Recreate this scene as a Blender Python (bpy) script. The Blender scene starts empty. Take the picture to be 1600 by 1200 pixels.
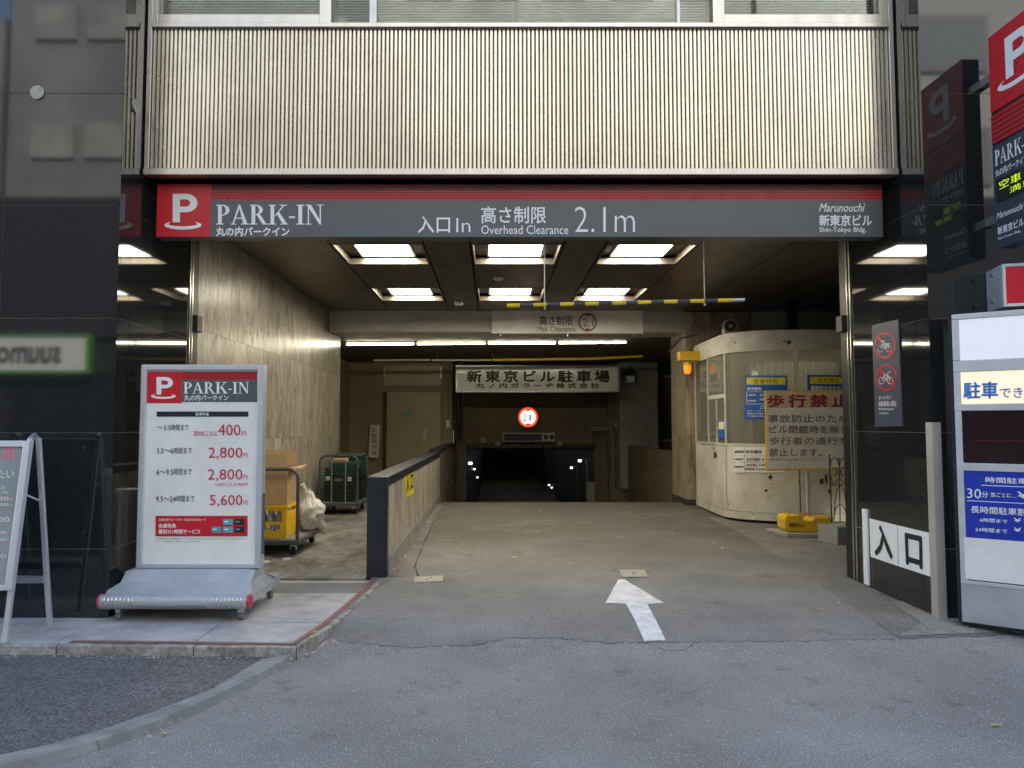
import bpy, bmesh, math, random
from mathutils import Vector
from mathutils.geometry import tessellate_polygon
R = math.radians
random.seed(7)
sc = bpy.context.scene
C = sc.collection

# ------------------------------------------------------------------ camera, light
HEYE = 1.45
PITCH = math.atan(65 / 1150)
CX, CY, FPX = 772.0, 600.0, 1150.0
cam = bpy.data.cameras.new('camera'); camo = bpy.data.objects.new('camera', cam); C.objects.link(camo)
cam.sensor_width = 36; cam.lens = 36 * FPX / 1600; cam.shift_x = (800 - CX) / 1600
cam.clip_start = .05; cam.clip_end = 500
camo.location = (0, 0, HEYE); camo.rotation_euler = (R(90) + PITCH, 0, 0)
sc.camera = camo
SUN_EL, SUN_AZ = 48, 12          # the sun stands behind the building with the entrance
world = bpy.data.worlds.new('World'); sc.world = world; world.use_nodes = True
wn = world.node_tree; bg = wn.nodes['Background']
sky = wn.nodes.new('ShaderNodeTexSky'); sky.sky_type = 'NISHITA'; sky.sun_disc = False
sky.sun_elevation = R(SUN_EL); sky.sun_rotation = R(SUN_AZ)
wn.links.new(sky.outputs[0], bg.inputs[0]); bg.inputs[1].default_value = .13
sl = bpy.data.lights.new('sun', 'SUN'); sl.energy = 4.5; sl.angle = R(.5); sl.color = (1, .95, .86)
so = bpy.data.objects.new('sun', sl); C.objects.link(so)
sd = Vector((math.sin(R(SUN_AZ)) * math.cos(R(SUN_EL)), math.cos(R(SUN_AZ)) * math.cos(R(SUN_EL)), math.sin(R(SUN_EL))))
so.rotation_euler = sd.to_track_quat('Z', 'Y').to_euler(); so.location = (0, 0, 40)
vs = sc.view_settings; sc.display_settings.display_device = 'sRGB'
vs.view_transform = 'Standard'; vs.look = 'None'; vs.gamma = 1; vs.use_curve_mapping = False
vs.exposure = 2.2
sc.cycles.use_denoising = True
sc.cycles.max_bounces = 9; sc.cycles.diffuse_bounces = 5; sc.cycles.glossy_bounces = 5
sc.cycles.sample_clamp_indirect = 6

# ------------------------------------------------------------------ materials
def node_mat(name):
    m = bpy.data.materials.new(name); m.use_nodes = True
    return m, m.node_tree, m.node_tree.nodes['Principled BSDF']

def mat(name, col, rough=.6, metal=0, var=.12, scale=6, bump=0, bscale=60, dirt_or_blotch=None, dscale=1.5, damt=.5,
        stretch=(1, 1, 1), spec=None, emit=None, estr=0, speck=None, spscale=200, spamt=.62, coat=0):
    """procedural surface: base colour with noise variation, optional dirt colour, speckle and bump"""
    m, nt, b = node_mat(name); N, L = nt.nodes, nt.links
    tc = N.new('ShaderNodeNewGeometry')
    mp = N.new('ShaderNodeMapping'); mp.inputs['Scale'].default_value = stretch
    L.new(tc.outputs['Position'], mp.inputs[0])
    def noise(s, d=5, r=.6):
        n = N.new('ShaderNodeTexNoise'); n.inputs['Scale'].default_value = s; n.inputs['Detail'].default_value = d
        n.inputs['Roughness'].default_value = r; L.new(mp.outputs[0], n.inputs['Vector']); return n
    def ramp(src, a, c, lo, hi):
        r = N.new('ShaderNodeValToRGB'); r.color_ramp.elements[0].position = lo; r.color_ramp.elements[1].position = hi
        r.color_ramp.elements[0].color = (*a, 1); r.color_ramp.elements[1].color = (*c, 1)
        L.new(src, r.inputs[0]); return r
    def mix(fac, a, c):
        x = N.new('ShaderNodeMix'); x.data_type = 'RGBA'
        L.new(fac, x.inputs[0]); L.new(a, x.inputs[6])
        if isinstance(c, tuple): x.inputs[7].default_value = (*c, 1)
        else: L.new(c, x.inputs[7])
        return x.outputs[2]
    n = noise(scale)
    lo = tuple(max(0, v * (1 - var)) for v in col); hi = tuple(min(1, v * (1 + var)) for v in col)
    out = ramp(n.outputs[0], lo, hi, .3, .7).outputs[0]
    if dirt_or_blotch:
        d = noise(dscale, 8, .7)
        f = ramp(d.outputs[0], (0, 0, 0), (damt,) * 3, .42, .68)
        out = mix(f.outputs[0], out, dirt_or_blotch)
    if speck:
        s = noise(spscale, 2, .5)
        f = ramp(s.outputs[0], (0, 0, 0), (1, 1, 1), spamt, spamt + .04)
        out = mix(f.outputs[0], out, speck)
    L.new(out, b.inputs['Base Color'])
    rn = ramp(noise(scale * 1.7).outputs[0], (max(.02, rough * .8),) * 3, (min(1, rough * 1.2),) * 3, .3, .7)
    L.new(rn.outputs[0], b.inputs['Roughness'])
    b.inputs['Metallic'].default_value = metal
    if spec is not None: b.inputs['Specular IOR Level'].default_value = spec
    if coat: b.inputs['Coat Weight'].default_value = coat; b.inputs['Coat Roughness'].default_value = .08
    if bump:
        bn = noise(bscale, 6, .65); bp = N.new('ShaderNodeBump'); bp.inputs['Strength'].default_value = bump
        bp.inputs['Distance'].default_value = .01; L.new(bn.outputs[0], bp.inputs['Height']); L.new(bp.outputs[0], b.inputs['Normal'])
    if emit:
        b.inputs['Emission Color'].default_value = (*emit, 1); b.inputs['Emission Strength'].default_value = estr
    return m

def asphalt(name, c0, c1, fleck, sc_=90, fl=.66, stain=None, bump=.8, inner_brown=None):
    m, nt, b = node_mat(name); N, L = nt.nodes, nt.links
    g = N.new('ShaderNodeNewGeometry')
    def noise(s, d=3, r=.6):
        n = N.new('ShaderNodeTexNoise'); n.inputs['Scale'].default_value = s; n.inputs['Detail'].default_value = d
        n.inputs['Roughness'].default_value = r; L.new(g.outputs['Position'], n.inputs['Vector']); return n.outputs[0]
    def ramp(src, a, c, lo, hi):
        r = N.new('ShaderNodeValToRGB'); e = r.color_ramp.elements; e[0].position = lo; e[1].position = hi
        e[0].color = (*a, 1); e[1].color = (*c, 1); L.new(src, r.inputs[0]); return r.outputs[0]
    def mix(fac, a, c, mode='MIX'):
        x = N.new('ShaderNodeMix'); x.data_type = 'RGBA'; x.blend_type = mode
        L.new(fac, x.inputs[0]) if not isinstance(fac, float) else setattr(x.inputs[0], 'default_value', fac)
        L.new(a, x.inputs[6])
        if isinstance(c, tuple): x.inputs[7].default_value = (*c, 1)
        else: L.new(c, x.inputs[7])
        return x.outputs[2]
    base = ramp(noise(sc_, 4, .8), c0, c1, .32, .68)
    big = ramp(noise(.9, 6, .65), (.74,) * 3, (1.22,) * 3, .3, .7)
    base = mix(1.0, base, big, 'MULTIPLY')
    spots = ramp(noise(3.2, 7, .7), (1, 1, 1), (.62,) * 3, .58, .70)
    base = mix(1.0, base, spots, 'MULTIPLY')
    v = N.new('ShaderNodeTexVoronoi'); v.inputs['Scale'].default_value = sc_ * .9
    L.new(g.outputs['Position'], v.inputs['Vector'])
    vr = ramp(v.outputs['Distance'], (1, 1, 1), (0, 0, 0), .18, .26)
    pick = ramp(noise(sc_ * .55, 1), (0, 0, 0), (1, 1, 1), fl - .12, fl - .02)
    f = mix(1.0, vr, pick, 'MULTIPLY')
    base = mix(f, base, fleck)
    if inner_brown:
        # darker brown tone deeper into the entrance, with a ragged outer edge
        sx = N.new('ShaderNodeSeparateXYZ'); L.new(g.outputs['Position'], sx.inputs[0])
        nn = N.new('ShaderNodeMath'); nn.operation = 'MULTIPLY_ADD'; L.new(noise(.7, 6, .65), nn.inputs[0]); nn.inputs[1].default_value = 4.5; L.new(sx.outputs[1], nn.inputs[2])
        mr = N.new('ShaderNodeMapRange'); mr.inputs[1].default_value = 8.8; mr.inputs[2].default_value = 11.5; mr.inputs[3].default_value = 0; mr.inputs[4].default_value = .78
        L.new(nn.outputs[0], mr.inputs[0]); base = mix(mr.outputs[0], base, inner_brown)
    if stain:
        s = ramp(noise(1.1, 9, .72), (0, 0, 0), (.5,) * 3, .5, .74)
        base = mix(s, base, stain)
        # thin pale tide marks left by dried water
        n2 = noise(.8, 5, .6)
        e = N.new('ShaderNodeValToRGB'); els = e.color_ramp.elements
        els[0].position = .56; els[0].color = (0, 0, 0, 1); els[1].position = .61; els[1].color = (0, 0, 0, 1)
        k = els.new(.575); k.color = (.28, .28, .28, 1)
        L.new(n2, e.inputs[0]); base = mix(e.outputs[0], base, (.30, .26, .20))
    L.new(base, b.inputs['Base Color']); b.inputs['Roughness'].default_value = .88
    bp = N.new('ShaderNodeBump'); bp.inputs['Strength'].default_value = bump; bp.inputs['Distance'].default_value = .006
    L.new(noise(sc_ * .8, 4, .75), bp.inputs['Height']); L.new(bp.outputs[0], b.inputs['Normal'])
    return m

def marble(name, base, dark, rough=.28):
    m, nt, b = node_mat(name); N, L = nt.nodes, nt.links
    g = N.new('ShaderNodeNewGeometry'); mp = N.new('ShaderNodeMapping'); mp.inputs['Scale'].default_value = (1, 1, .27)
    oi = N.new('ShaderNodeObjectInfo'); ad = N.new('ShaderNodeVectorMath'); ad.operation = 'ADD'
    sc2 = N.new('ShaderNodeVectorMath'); sc2.operation = 'SCALE'; sc2.inputs['Scale'].default_value = 40
    cb = N.new('ShaderNodeCombineXYZ')
    for i in range(3): L.new(oi.outputs['Random'], cb.inputs[i])
    L.new(cb.outputs[0], sc2.inputs[0]); L.new(g.outputs['Position'], ad.inputs[0]); L.new(sc2.outputs[0], ad.inputs[1])
    L.new(ad.outputs[0], mp.inputs[0])
    def noise(s, d, r, dist=0):
        n = N.new('ShaderNodeTexNoise'); n.inputs['Scale'].default_value = s; n.inputs['Detail'].default_value = d
        n.inputs['Roughness'].default_value = r; n.inputs['Distortion'].default_value = dist
        L.new(mp.outputs[0], n.inputs['Vector']); return n.outputs[0]
    r = N.new('ShaderNodeValToRGB'); e = r.color_ramp.elements
    e[0].position = .36; e[0].color = (*dark, 1); e[1].position = .60; e[1].color = (*base, 1)
    k = e.new(.445); k.color = (*[x * .62 + y * .38 for x, y in zip(base, dark)], 1)
    L.new(noise(14, 10, .74, .7), r.inputs[0])
    r2 = N.new('ShaderNodeValToRGB'); e = r2.color_ramp.elements
    e[0].position = .35; e[0].color = (.60, .58, .55, 1); e[1].position = .65; e[1].color = (1.18, 1.17, 1.14, 1)
    L.new(noise(3.6, 7, .7, .6), r2.inputs[0])
    x = N.new('ShaderNodeMix'); x.data_type = 'RGBA'; x.blend_type = 'MULTIPLY'; x.inputs[0].default_value = 1
    L.new(r.outputs[0], x.inputs[6]); L.new(r2.outputs[0], x.inputs[7])
    L.new(x.outputs[2], b.inputs['Base Color']); b.inputs['Roughness'].default_value = rough
    return m

def glass_mat(name, tint=(.9, .95, .92), refl=.12, dust=0):
    m, nt, b = node_mat(name); N, L = nt.nodes, nt.links
    N.remove(b)
    t = N.new('ShaderNodeBsdfTransparent'); t.inputs[0].default_value = (*tint, 1)
    gl = N.new('ShaderNodeBsdfGlossy'); gl.inputs['Roughness'].default_value = .03
    fr = N.new('ShaderNodeFresnel'); fr.inputs[0].default_value = 1.5
    a = N.new('ShaderNodeMath'); a.operation = 'ADD'; a.inputs[1].default_value = refl; a.use_clamp = True
    L.new(fr.outputs[0], a.inputs[0]); mx = N.new('ShaderNodeMixShader')
    L.new(a.outputs[0], mx.inputs[0]); L.new(t.outputs[0], mx.inputs[1]); L.new(gl.outputs[0], mx.inputs[2])
    if dust:
        df = N.new('ShaderNodeBsdfDiffuse'); df.inputs[0].default_value = (.52, .50, .43, 1); m2 = N.new('ShaderNodeMixShader'); m2.inputs[0].default_value = dust
        L.new(mx.outputs[0], m2.inputs[1]); L.new(df.outputs[0], m2.inputs[2]); L.new(m2.outputs[0], N['Material Output'].inputs[0]); return m
    L.new(mx.outputs[0], N['Material Output'].inputs[0])
    return m

def emis(name, col, s):
    m, nt, b = node_mat(name)
    b.inputs['Base Color'].default_value = (*col, 1); b.inputs['Roughness'].default_value = .4
    b.inputs['Emission Color'].default_value = (*col, 1); b.inputs['Emission Strength'].default_value = s
    return m

M = {}
M['road'] = asphalt('street asphalt', (.105, .099, .094), (.38, .36, .34), (.72, .71, .68), 105, .60, bump=.7)
M['drive'] = asphalt('driveway asphalt', (.088, .085, .081), (.34, .325, .31), (.48, .48, .46), 120, .63, stain=(.15, .13, .105), bump=.7, inner_brown=(.078, .066, .050))
M['apron'] = asphalt('coarse asphalt', (.018, .017, .017), (.235, .222, .218), (.42, .42, .42), 62, .64, bump=1.2)
M['rough'] = asphalt('rough worn concrete', (.09, .085, .078), (.27, .255, .235), (.40, .38, .33), 80, .62, stain=(.10, .09, .075), bump=1)
M['granite'] = mat('black granite', (.009, .010, .0105), .040, 0, .4, 40, speck=(.085, .09, .085), spscale=300, spamt=.59, spec=.8)
M['shop_dark'] = mat('opposite shopfront glass', (.012, .013, .014), .3)
M['opp_d'] = mat('opposite grey stone', (.20, .20, .195), .8, 0, .3, .5)
M['opp_lit'] = mat('opposite window with pale blinds', (.30, .305, .27), .4, 0, .3, .8)
M['podium'] = mat('opposite dark stone podium', (.018, .018, .02), .5, 0, .2, 2)
M['granite_edge'] = mat('granite edge', (.035, .038, .042), .35, 0, .3, 40)
M['joint'] = mat('pale joint mortar', (.24, .24, .22), .9)
M['navy'] = mat('dark honed granite', (.014, .018, .026), .34, 0, .3, 25, .1, 90, dirt_or_blotch=(.05, .052, .055), dscale=3, damt=.4)
M['marble'] = marble('veined beige marble', (.50, .455, .375), (.075, .064, .05))
M['marble_grey'] = marble('weathered marble', (.60, .55, .46), (.11, .095, .075), .45)
M['marble_dark'] = marble('brown marble', (.46, .38, .28), (.09, .07, .045), .32)
M['steel'] = mat('brushed stainless steel', (.66, .63, .58), .34, 1, .06, 8, .05, 40, stretch=(1, 1, .06), dirt_or_blotch=(.5, .45, .38), dscale=1.2, damt=.4)
M['rib'] = mat('ribbed stainless steel', (.72, .675, .575), .27, 1, .14, 1.1, stretch=(1, 1, .8), dirt_or_blotch=(.56, .49, .39), dscale=.9, damt=.7)  # broad blotches of reflected light are put into the steel colour
M['groove'] = mat('shadow gap metal', (.22, .21, .20), .5, .5)
M['dark_metal'] = mat('dark painted metal', (.02, .02, .021), .35, .3)
M['guard'] = mat('satin steel guard', (.62, .59, .53), .42, .55, .08, 3, stretch=(1, 1, .3))
M['chrome'] = mat('polished steel strip', (.60, .56, .48), .18, 1)
M['alu'] = mat('aluminium', (.52, .53, .55), .36, .9, .05, 4)
M['alu_white'] = mat('pale anodised aluminium', (.66, .67, .69), .4, .55, .05)
M['ceil'] = mat('bronze ceiling panel', (.175, .155, .125), .36, .75, .10, 2, dirt_or_blotch=(.13, .11, .085), dscale=1, damt=.5)
M['ceil_back'] = mat('ceiling void', (.012, .011, .010), .9)
M['coffer'] = mat('coffer frame metal', (.34, .29, .24), .38, .7)
M['beam'] = mat('grey painted beam', (.46, .44, .40), .6, 0, .08, 2, dirt_or_blotch=(.18, .16, .13))
M['low_ceil'] = mat('sooty low ceiling', (.10, .085, .062), .8, 0, .2, 2)
M['plaster'] = mat('yellowed plaster', (.34, .28, .175), .7, 0, .08, 1.5, dirt_or_blotch=(.24, .19, .12), dscale=.9)
M['plaster_dark'] = mat('dim brown plaster', (.17, .135, .08), .75, 0, .12, 1.5, dirt_or_blotch=(.09, .07, .045), dscale=1.2)
M['conc'] = mat('grey concrete', (.30, .29, .27), .85, 0, .14, 5, .4, 70, dirt_or_blotch=(.16, .15, .13), dscale=3)
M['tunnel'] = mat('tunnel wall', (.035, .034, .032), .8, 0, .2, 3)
M['paver'] = mat('pale paving slab', (.50, .485, .465), .8, 0, .10, 9, .25, 160, dirt_or_blotch=(.20, .19, .175), dscale=2.2, damt=.75, speck=(.22, .21, .20), spscale=260, spamt=.58)
M['kerb'] = mat('stained kerb stone', (.42, .39, .34), .85, 0, .3, 30, .8, 60, dirt_or_blotch=(.10, .08, .055), dscale=7, damt=.85)
M['kerb_grey'] = mat('worn kerb stone', (.30, .29, .275), .85, 0, .16, 14, .4, 120, dirt_or_blotch=(.15, .15, .14), dscale=5, damt=.7)
M['floor'] = mat('dirty bay floor', (.25, .235, .21), .6, 0, .3, 9, .2, 40, dirt_or_blotch=(.05, .044, .036), dscale=2.8, damt=.9, stretch=(1.3, .7, 1))
M['red_paint'] = mat('faded red line', (.24, .105, .09), .75, 0, .15, 12, dirt_or_blotch=(.2, .15, .13), dscale=20, damt=.6)
M['white_paint'] = mat('white road paint', (.78, .78, .78), .7, 0, .08, 8, .3, 150, dirt_or_blotch=(.36, .36, .35), dscale=9, damt=.55, speck=(.30, .30, .30), spscale=90, spamt=.64)
M['crack'] = mat('crack', (.045, .042, .038), .95)
M['plate'] = mat('worn metal cover', (.36, .34, .29), .5, .3, .1, 8)
M['leaf'] = mat('yellow leaf', (.62, .44, .10), .6, 0, .25, 40)
M['debris'] = mat('pale litter', (.50, .43, .30), .8, 0, .3, 50)
M['red'] = mat('sign red', (.60, .018, .028), .30, 0, .03, 2)
M['dkred'] = mat('sign dark red', (.20, .018, .024), .35)
M['stripe_gap'] = mat('stripe grey red', (.09, .035, .038), .4)
M['sign_grey'] = mat('sign metallic grey', (.115, .128, .133), .36, .25, .04, 1)
M['sign_navy'] = mat('sign slate blue', (.045, .055, .08), .4, 0, .04, 2)
M['white'] = mat('sign white', (.88, .88, .86), .45, 0, .02)
M['white_poster'] = mat('aged white poster', (.88, .87, .82), .35, 0, .03, 2, dirt_or_blotch=(.62, .58, .49), dscale=2.5, damt=.45, coat=.4)
M['ink'] = mat('black ink', (.015, .015, .017), .5)
M['ink_grey'] = mat('faded grey ink', (.23, .21, .19), .6, 0, .2, 30)
M['magenta'] = mat('crimson ink', (.55, .02, .08), .5)
M['rust_red'] = mat('dull red oxide paint', (.10, .035, .03), .6)
M['maroon'] = mat('faded maroon ink', (.30, .035, .06), .6)
M['teal'] = mat('teal print', (.05, .42, .48), .4)
M['bluegrey'] = mat('silver grey plastic', (.45, .455, .465), .45, .15, .05, 3, dirt_or_blotch=(.27, .26, .25), dscale=3.5, damt=.55)
M['red_cap'] = mat('red plastic cap', (.45, .06, .08), .4)
M['rubber'] = mat('black rubber', (.015, .015, .015), .7)
M['caster'] = mat('grey caster wheel', (.15, .15, .155), .5)
M['card'] = mat('cardboard', (.50, .33, .16), .75, 0, .06, 4, dirt_or_blotch=(.42, .27, .13), dscale=3)
M['card_in'] = mat('cardboard inner face', (.36, .25, .13), .8)
M['crate_y'] = mat('yellow crate plastic', (.78, .46, .012), .38, 0, .05)
M['bottle'] = mat('empty bottle', (.25, .27, .19), .12, 0, .1, spec=.8)
M['bag'] = mat('white plastic bag', (.56, .54, .48), .38, 0, .08, 9, .5, 14)
M['rail'] = mat('grey trolley tube', (.075, .08, .085), .4, .3)
M['green_c'] = mat('dark green crate', (.004, .016, .012), .45)
M['teal_c'] = mat('teal green crate', (.005, .055, .042), .45)
M['black_c'] = mat('black crate', (.012, .013, .014), .45)
M['door'] = mat('cream steel door', (.46, .40, .235), .45, 0, .04, 1.5, dirt_or_blotch=(.34, .29, .17), dscale=.8)
M['cream'] = mat('cream booth enamel', (.66, .63, .54), .42, 0, .05, 3, dirt_or_blotch=(.36, .32, .24), dscale=2.6, damt=.75)
M['rust'] = mat('rust patch', (.055, .04, .03), .9, 0, .5, 30)
M['booth_in'] = mat('booth inner wall', (.62, .59, .50), .7, 0, .1, 1.5)
M['curtain'] = mat('booth curtain', (.55, .55, .50), .8, 0, .1, 30, stretch=(3, 3, .1))
M['blue'] = mat('poster blue', (.012, .12, .48), .4)
M['cab_blue'] = mat('cabinet royal blue', (.008, .035, .42), .32, coat=.3)
M['yellow'] = mat('poster yellow', (.82, .70, .03), .4)
M['orange_wood'] = mat('tan board', (.66, .50, .30), .6, 0, .06, 3)
M['sheet'] = mat('grey white sheet', (.74, .71, .64), .55, 0, .05, 3, dirt_or_blotch=(.46, .42, .34), dscale=2, damt=.5)
M['beacon'] = mat('beacon yellow', (.72, .44, .02), .4)
M['amber'] = emis('amber dome', (1.0, .33, .02), .16)
M['tank'] = mat('yellow tank plastic', (.80, .48, .015), .4, 0, .08, dirt_or_blotch=(.35, .22, .05), dscale=6, damt=.6)
M['iron'] = mat('wrought iron', (.04, .032, .026), .6, .4)
M['horn'] = mat('speaker metal', (.36, .32, .25), .5, .4)
M['lamp_panel'] = emis('light diffuser', (1.0, .92, .74), 6.3)
M['tube'] = emis("fluorescent tube", (1.0, .94, .70), 8)
M['tube_dim'] = mat('unlit tube', (.70, .64, .48), .4)
M['yellow_pipe'] = mat('yellow pipe', (.80, .55, .02), .4)
M['sign_lit'] = emis('lit sign face', (1.0, .88, .66), .34)
M['red_lit'] = emis('lit red ring', (1.0, .07, .02), .26)
M['cab_lit'] = emis('lit cabinet strip', (1.0, .74, .52), .16)
M['cab_white'] = emis('lit white panel', (.90, .90, .95), .06)
M['added_booth_light'] = emis('added booth light', (1, .95, .8), 1.6)
M['office_tube'] = emis('office ceiling lamp', (1, .95, .8), 9)
M['added_tunnel_light'] = emis('tunnel ceiling tube', (.85, .95, 1), 2.2)
M['white_lit'] = emis('spot lamp face', (1, .95, .8), 1.6)
M['led'] = emis('green dot display', (.55, .75, .02), .3)
M['bluetext'] = mat('cyan blue letters', (.03, .22, .62), .4)
M['dark_glass'] = mat('dark display glass', (.022, .008, .010), .12, spec=.6)
M['lamp_red'] = mat('red lamp lens', (.62, .01, .035), .22, coat=.5)
M['glass'] = glass_mat('window glass', refl=.03)
M['booth_glass'] = glass_mat('dusty booth glass', (.85, .85, .78), .05, .22)
M['blind'] = mat('venetian blind slat', (.72, .74, .70), .5)
M['room'] = mat('office interior', (.16, .17, .15), .8)
M['chalk'] = mat('green grey chalkboard', (.27, .30, .285), .7, 0, .12, 3, dirt_or_blotch=(.36, .38, .365), dscale=2, damt=.6)
M['chalk_w'] = mat('white chalk', (.75, .76, .74), .9)
M['chalk_r'] = mat('pink chalk', (.70, .22, .26), .9)
M['opp_a'] = mat('opposite facade tile', (.50, .475, .42), .7, 0, .25, .35, dirt_or_blotch=(.28, .27, .25), dscale=.5, damt=.7)
M['opp_b'] = mat('opposite facade concrete', (.42, .41, .38), .8, 0, .06, 1)
M['opp_c'] = mat('opposite facade brick', (.33, .25, .19), .8, 0, .06, 1)
M['opp_win'] = mat('opposite window glass', (.24, .25, .24), .15, 0, .1, spec=.9)
M['suumo'] = emis('illuminated sign panel', (.62, .64, .58), .18)
M['green'] = mat('sign green', (.07, .26, .03), .5, emit=(.10, .4, .03), estr=.05)
M['screw'] = mat('screw cap', (.03, .03, .03), .3, .2)

M['rough_pale'] = asphalt('pale worn concrete', (.15, .145, .135), (.33, .32, .30), (.45, .43, .38), 70, .62, bump=.8)
# ------------------------------------------------------------------ projection helpers: a picture point -> a place
def ray(px, py):
    x = (px - CX) / FPX; y = (CY - py) / FPX
    return Vector((x, math.cos(PITCH) - y * math.sin(PITCH), math.sin(PITCH) + y * math.cos(PITCH)))
EYE = Vector((0, 0, HEYE))
class Plane:
    def __init__(s, p, n):
        s.p = Vector(p); s.n = Vector(n).normalized()
        if (EYE - s.p).dot(s.n) < 0: s.n = -s.n
    def __call__(s, px, py, off=0):
        d = ray(px, py); t = (s.p - EYE).dot(s.n) / d.dot(s.n)
        return EYE + d * t + s.n * off
def PY(Y): return Plane((0, Y, 0), (0, -1, 0))
def PX(X): return Plane((X, 0, 0), (1, 0, 0))
def at(px, py, Y): return PY(Y)(px, py)
def gz(Y):
    if Y < 4.75: return 0
    if Y < 5.4: return .07 * (Y - 4.75) / .65
    if Y < 12.6: return .07 + .08 * (Y - 5.4) / 7.2
    return .15 - .168 * (Y - 12.6)
def on_ground(px, py, flat=None):
    d = ray(px, py); z = flat if flat is not None else .07
    for _ in range(12):
        p = EYE + d * ((z - HEYE) / d.z)
        if flat is not None: break
        z = gz(p.y)
    return p

# ------------------------------------------------------------------ mesh helpers
class MB:
    def __init__(s): s.v = []; s.f = []
    def add(s, vs, fs):
        b = len(s.v); s.v += [tuple(v) for v in vs]; s.f += [tuple(b + i for i in f) for f in fs]; return s
    def box(s, a, b):
        (x0, y0, z0), (x1, y1, z1) = a, b
        x0, x1 = min(x0, x1), max(x0, x1); y0, y1 = min(y0, y1), max(y0, y1); z0, z1 = min(z0, z1), max(z0, z1)
        return s.hexa([(x0, y0, z0), (x1, y0, z0), (x1, y1, z0), (x0, y1, z0), (x0, y0, z1), (x1, y0, z1), (x1, y1, z1), (x0, y1, z1)])
    def hexa(s, p):
        return s.add(p, [(0, 3, 2, 1), (4, 5, 6, 7), (0, 1, 5, 4), (1, 2, 6, 5), (2, 3, 7, 6), (3, 0, 4, 7)])
    def prism(s, poly, vec):
        vec = Vector(vec); n = len(poly); P = [Vector(p) for p in poly]
        tri = tessellate_polygon([P])
        nn = sum((P[i].cross(P[(i + 1) % n]) for i in range(n)), Vector())
        if nn.dot(vec) > 0: P.reverse()
        fs = []
        tri = tessellate_polygon([P])
        for t in tri:
            a, b, c = t
            if (P[b] - P[a]).cross(P[c] - P[a]).dot(vec) > 0: t = (a, c, b)
            fs.append(t); fs.append(tuple(n + i for i in reversed(t)))
        for i in range(n):
            j = (i + 1) % n; fs.append((j, i, n + i, n + j))
        return s.add(P + [p + vec for p in P], fs)
    def tube(s, pts, r, n=8, closed=False, caps=True):
        pts = [Vector(p) for p in pts]; k = len(pts); rings = []
        up = None
        for i, p in enumerate(pts):
            if closed: d = pts[(i + 1) % k] - pts[i - 1]
            else: d = pts[min(i + 1, k - 1)] - pts[max(i - 1, 0)]
            d.normalize()
            if up is None:
                up = Vector((0, 0, 1)) if abs(d.z) < .9 else Vector((1, 0, 0))
            a = d.cross(up).normalized(); b_ = a.cross(d).normalized(); up = b_
            rr = r[i] if isinstance(r, (list, tuple)) else r
            rings.append([p + (a * math.cos(2 * math.pi * j / n) + b_ * math.sin(2 * math.pi * j / n)) * rr for j in range(n)])
        vs = [v for q in rings for v in q]; fs = []
        for i in range(k if closed else k - 1):
            i2 = (i + 1) % k
            for j in range(n): fs.append((i * n + j, i * n + (j + 1) % n, i2 * n + (j + 1) % n, i2 * n + j))
        if caps and not closed:
            fs.append(tuple(reversed(range(n)))); fs.append(tuple((k - 1) * n + j for j in range(n)))
        return s.add(vs, fs)
    def disc(s, c, axis, r, th, n=24):
        c = Vector(c); a = Vector(axis).normalized() * th
        return s.tube([c, c + a], r, n)
    def quad(s, pts): return s.add(pts, [tuple(range(len(pts)))])
    def build(s, name, m, parent=None, loc=(0, 0, 0), bevel=0, smooth=False, kind=None, label=None, mods=None):
        me = bpy.data.meshes.new(name); me.from_pydata(s.v, [], s.f); me.materials.append(M[m] if isinstance(m, str) else m)
        if smooth:
            me.polygons.foreach_set('use_smooth', [True] * len(me.polygons))
        me.update()
        return link(name, me, parent, loc, bevel, kind, label, smooth)

def wloc(o):
    v = Vector((0, 0, 0))
    while o is not None: v += o.location; o = o.parent
    return v
def link(name, me, parent=None, loc=(0, 0, 0), bevel=0, kind=None, label=None, smooth=False):
    o = bpy.data.objects.new(name, me); C.objects.link(o)
    if parent is not None: o.parent = parent; o.location = Vector(loc) - wloc(parent)
    else: o.location = loc
    if bevel:
        b = o.modifiers.new('bevel', 'BEVEL'); b.width = bevel; b.segments = 2; b.limit_method = 'ANGLE'
    if smooth:
        w = o.modifiers.new('edges', 'EDGE_SPLIT'); w.split_angle = R(40)
    if kind: o['kind'] = kind
    if label: o['label'] = label
    return o
def T(name, label, cat, loc, group=None, kind=None):
    o = bpy.data.objects.new(name, None); C.objects.link(o); o.location = loc; o.empty_display_size = .1
    o['label'] = label; o['category'] = cat
    if group: o['group'] = group
    if kind: o['kind'] = kind
    return o
def tag(o, label, cat, group=None, kind=None):
    o['label'] = label; o['category'] = cat
    if group: o['group'] = group
    if kind: o['kind'] = kind
    return o
def boxo(name, a, b, m, parent=None, bevel=0, **k): return MB().box(a, b).build(name, m, parent, bevel=bevel, **k)
def clip(poly, a, b, c):
    """keep the part of a 2D polygon where a*x+b*y<=c"""
    out = []
    for i in range(len(poly)):
        p, q = poly[i], poly[(i + 1) % len(poly)]; dp = a * p[0] + b * p[1] - c; dq = a * q[0] + b * q[1] - c
        if dp <= 0: out.append(p)
        if (dp < 0 < dq) or (dq < 0 < dp):
            t = dp / (dp - dq); out.append((p[0] + (q[0] - p[0]) * t, p[1] + (q[1] - p[1]) * t))
    return out
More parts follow.
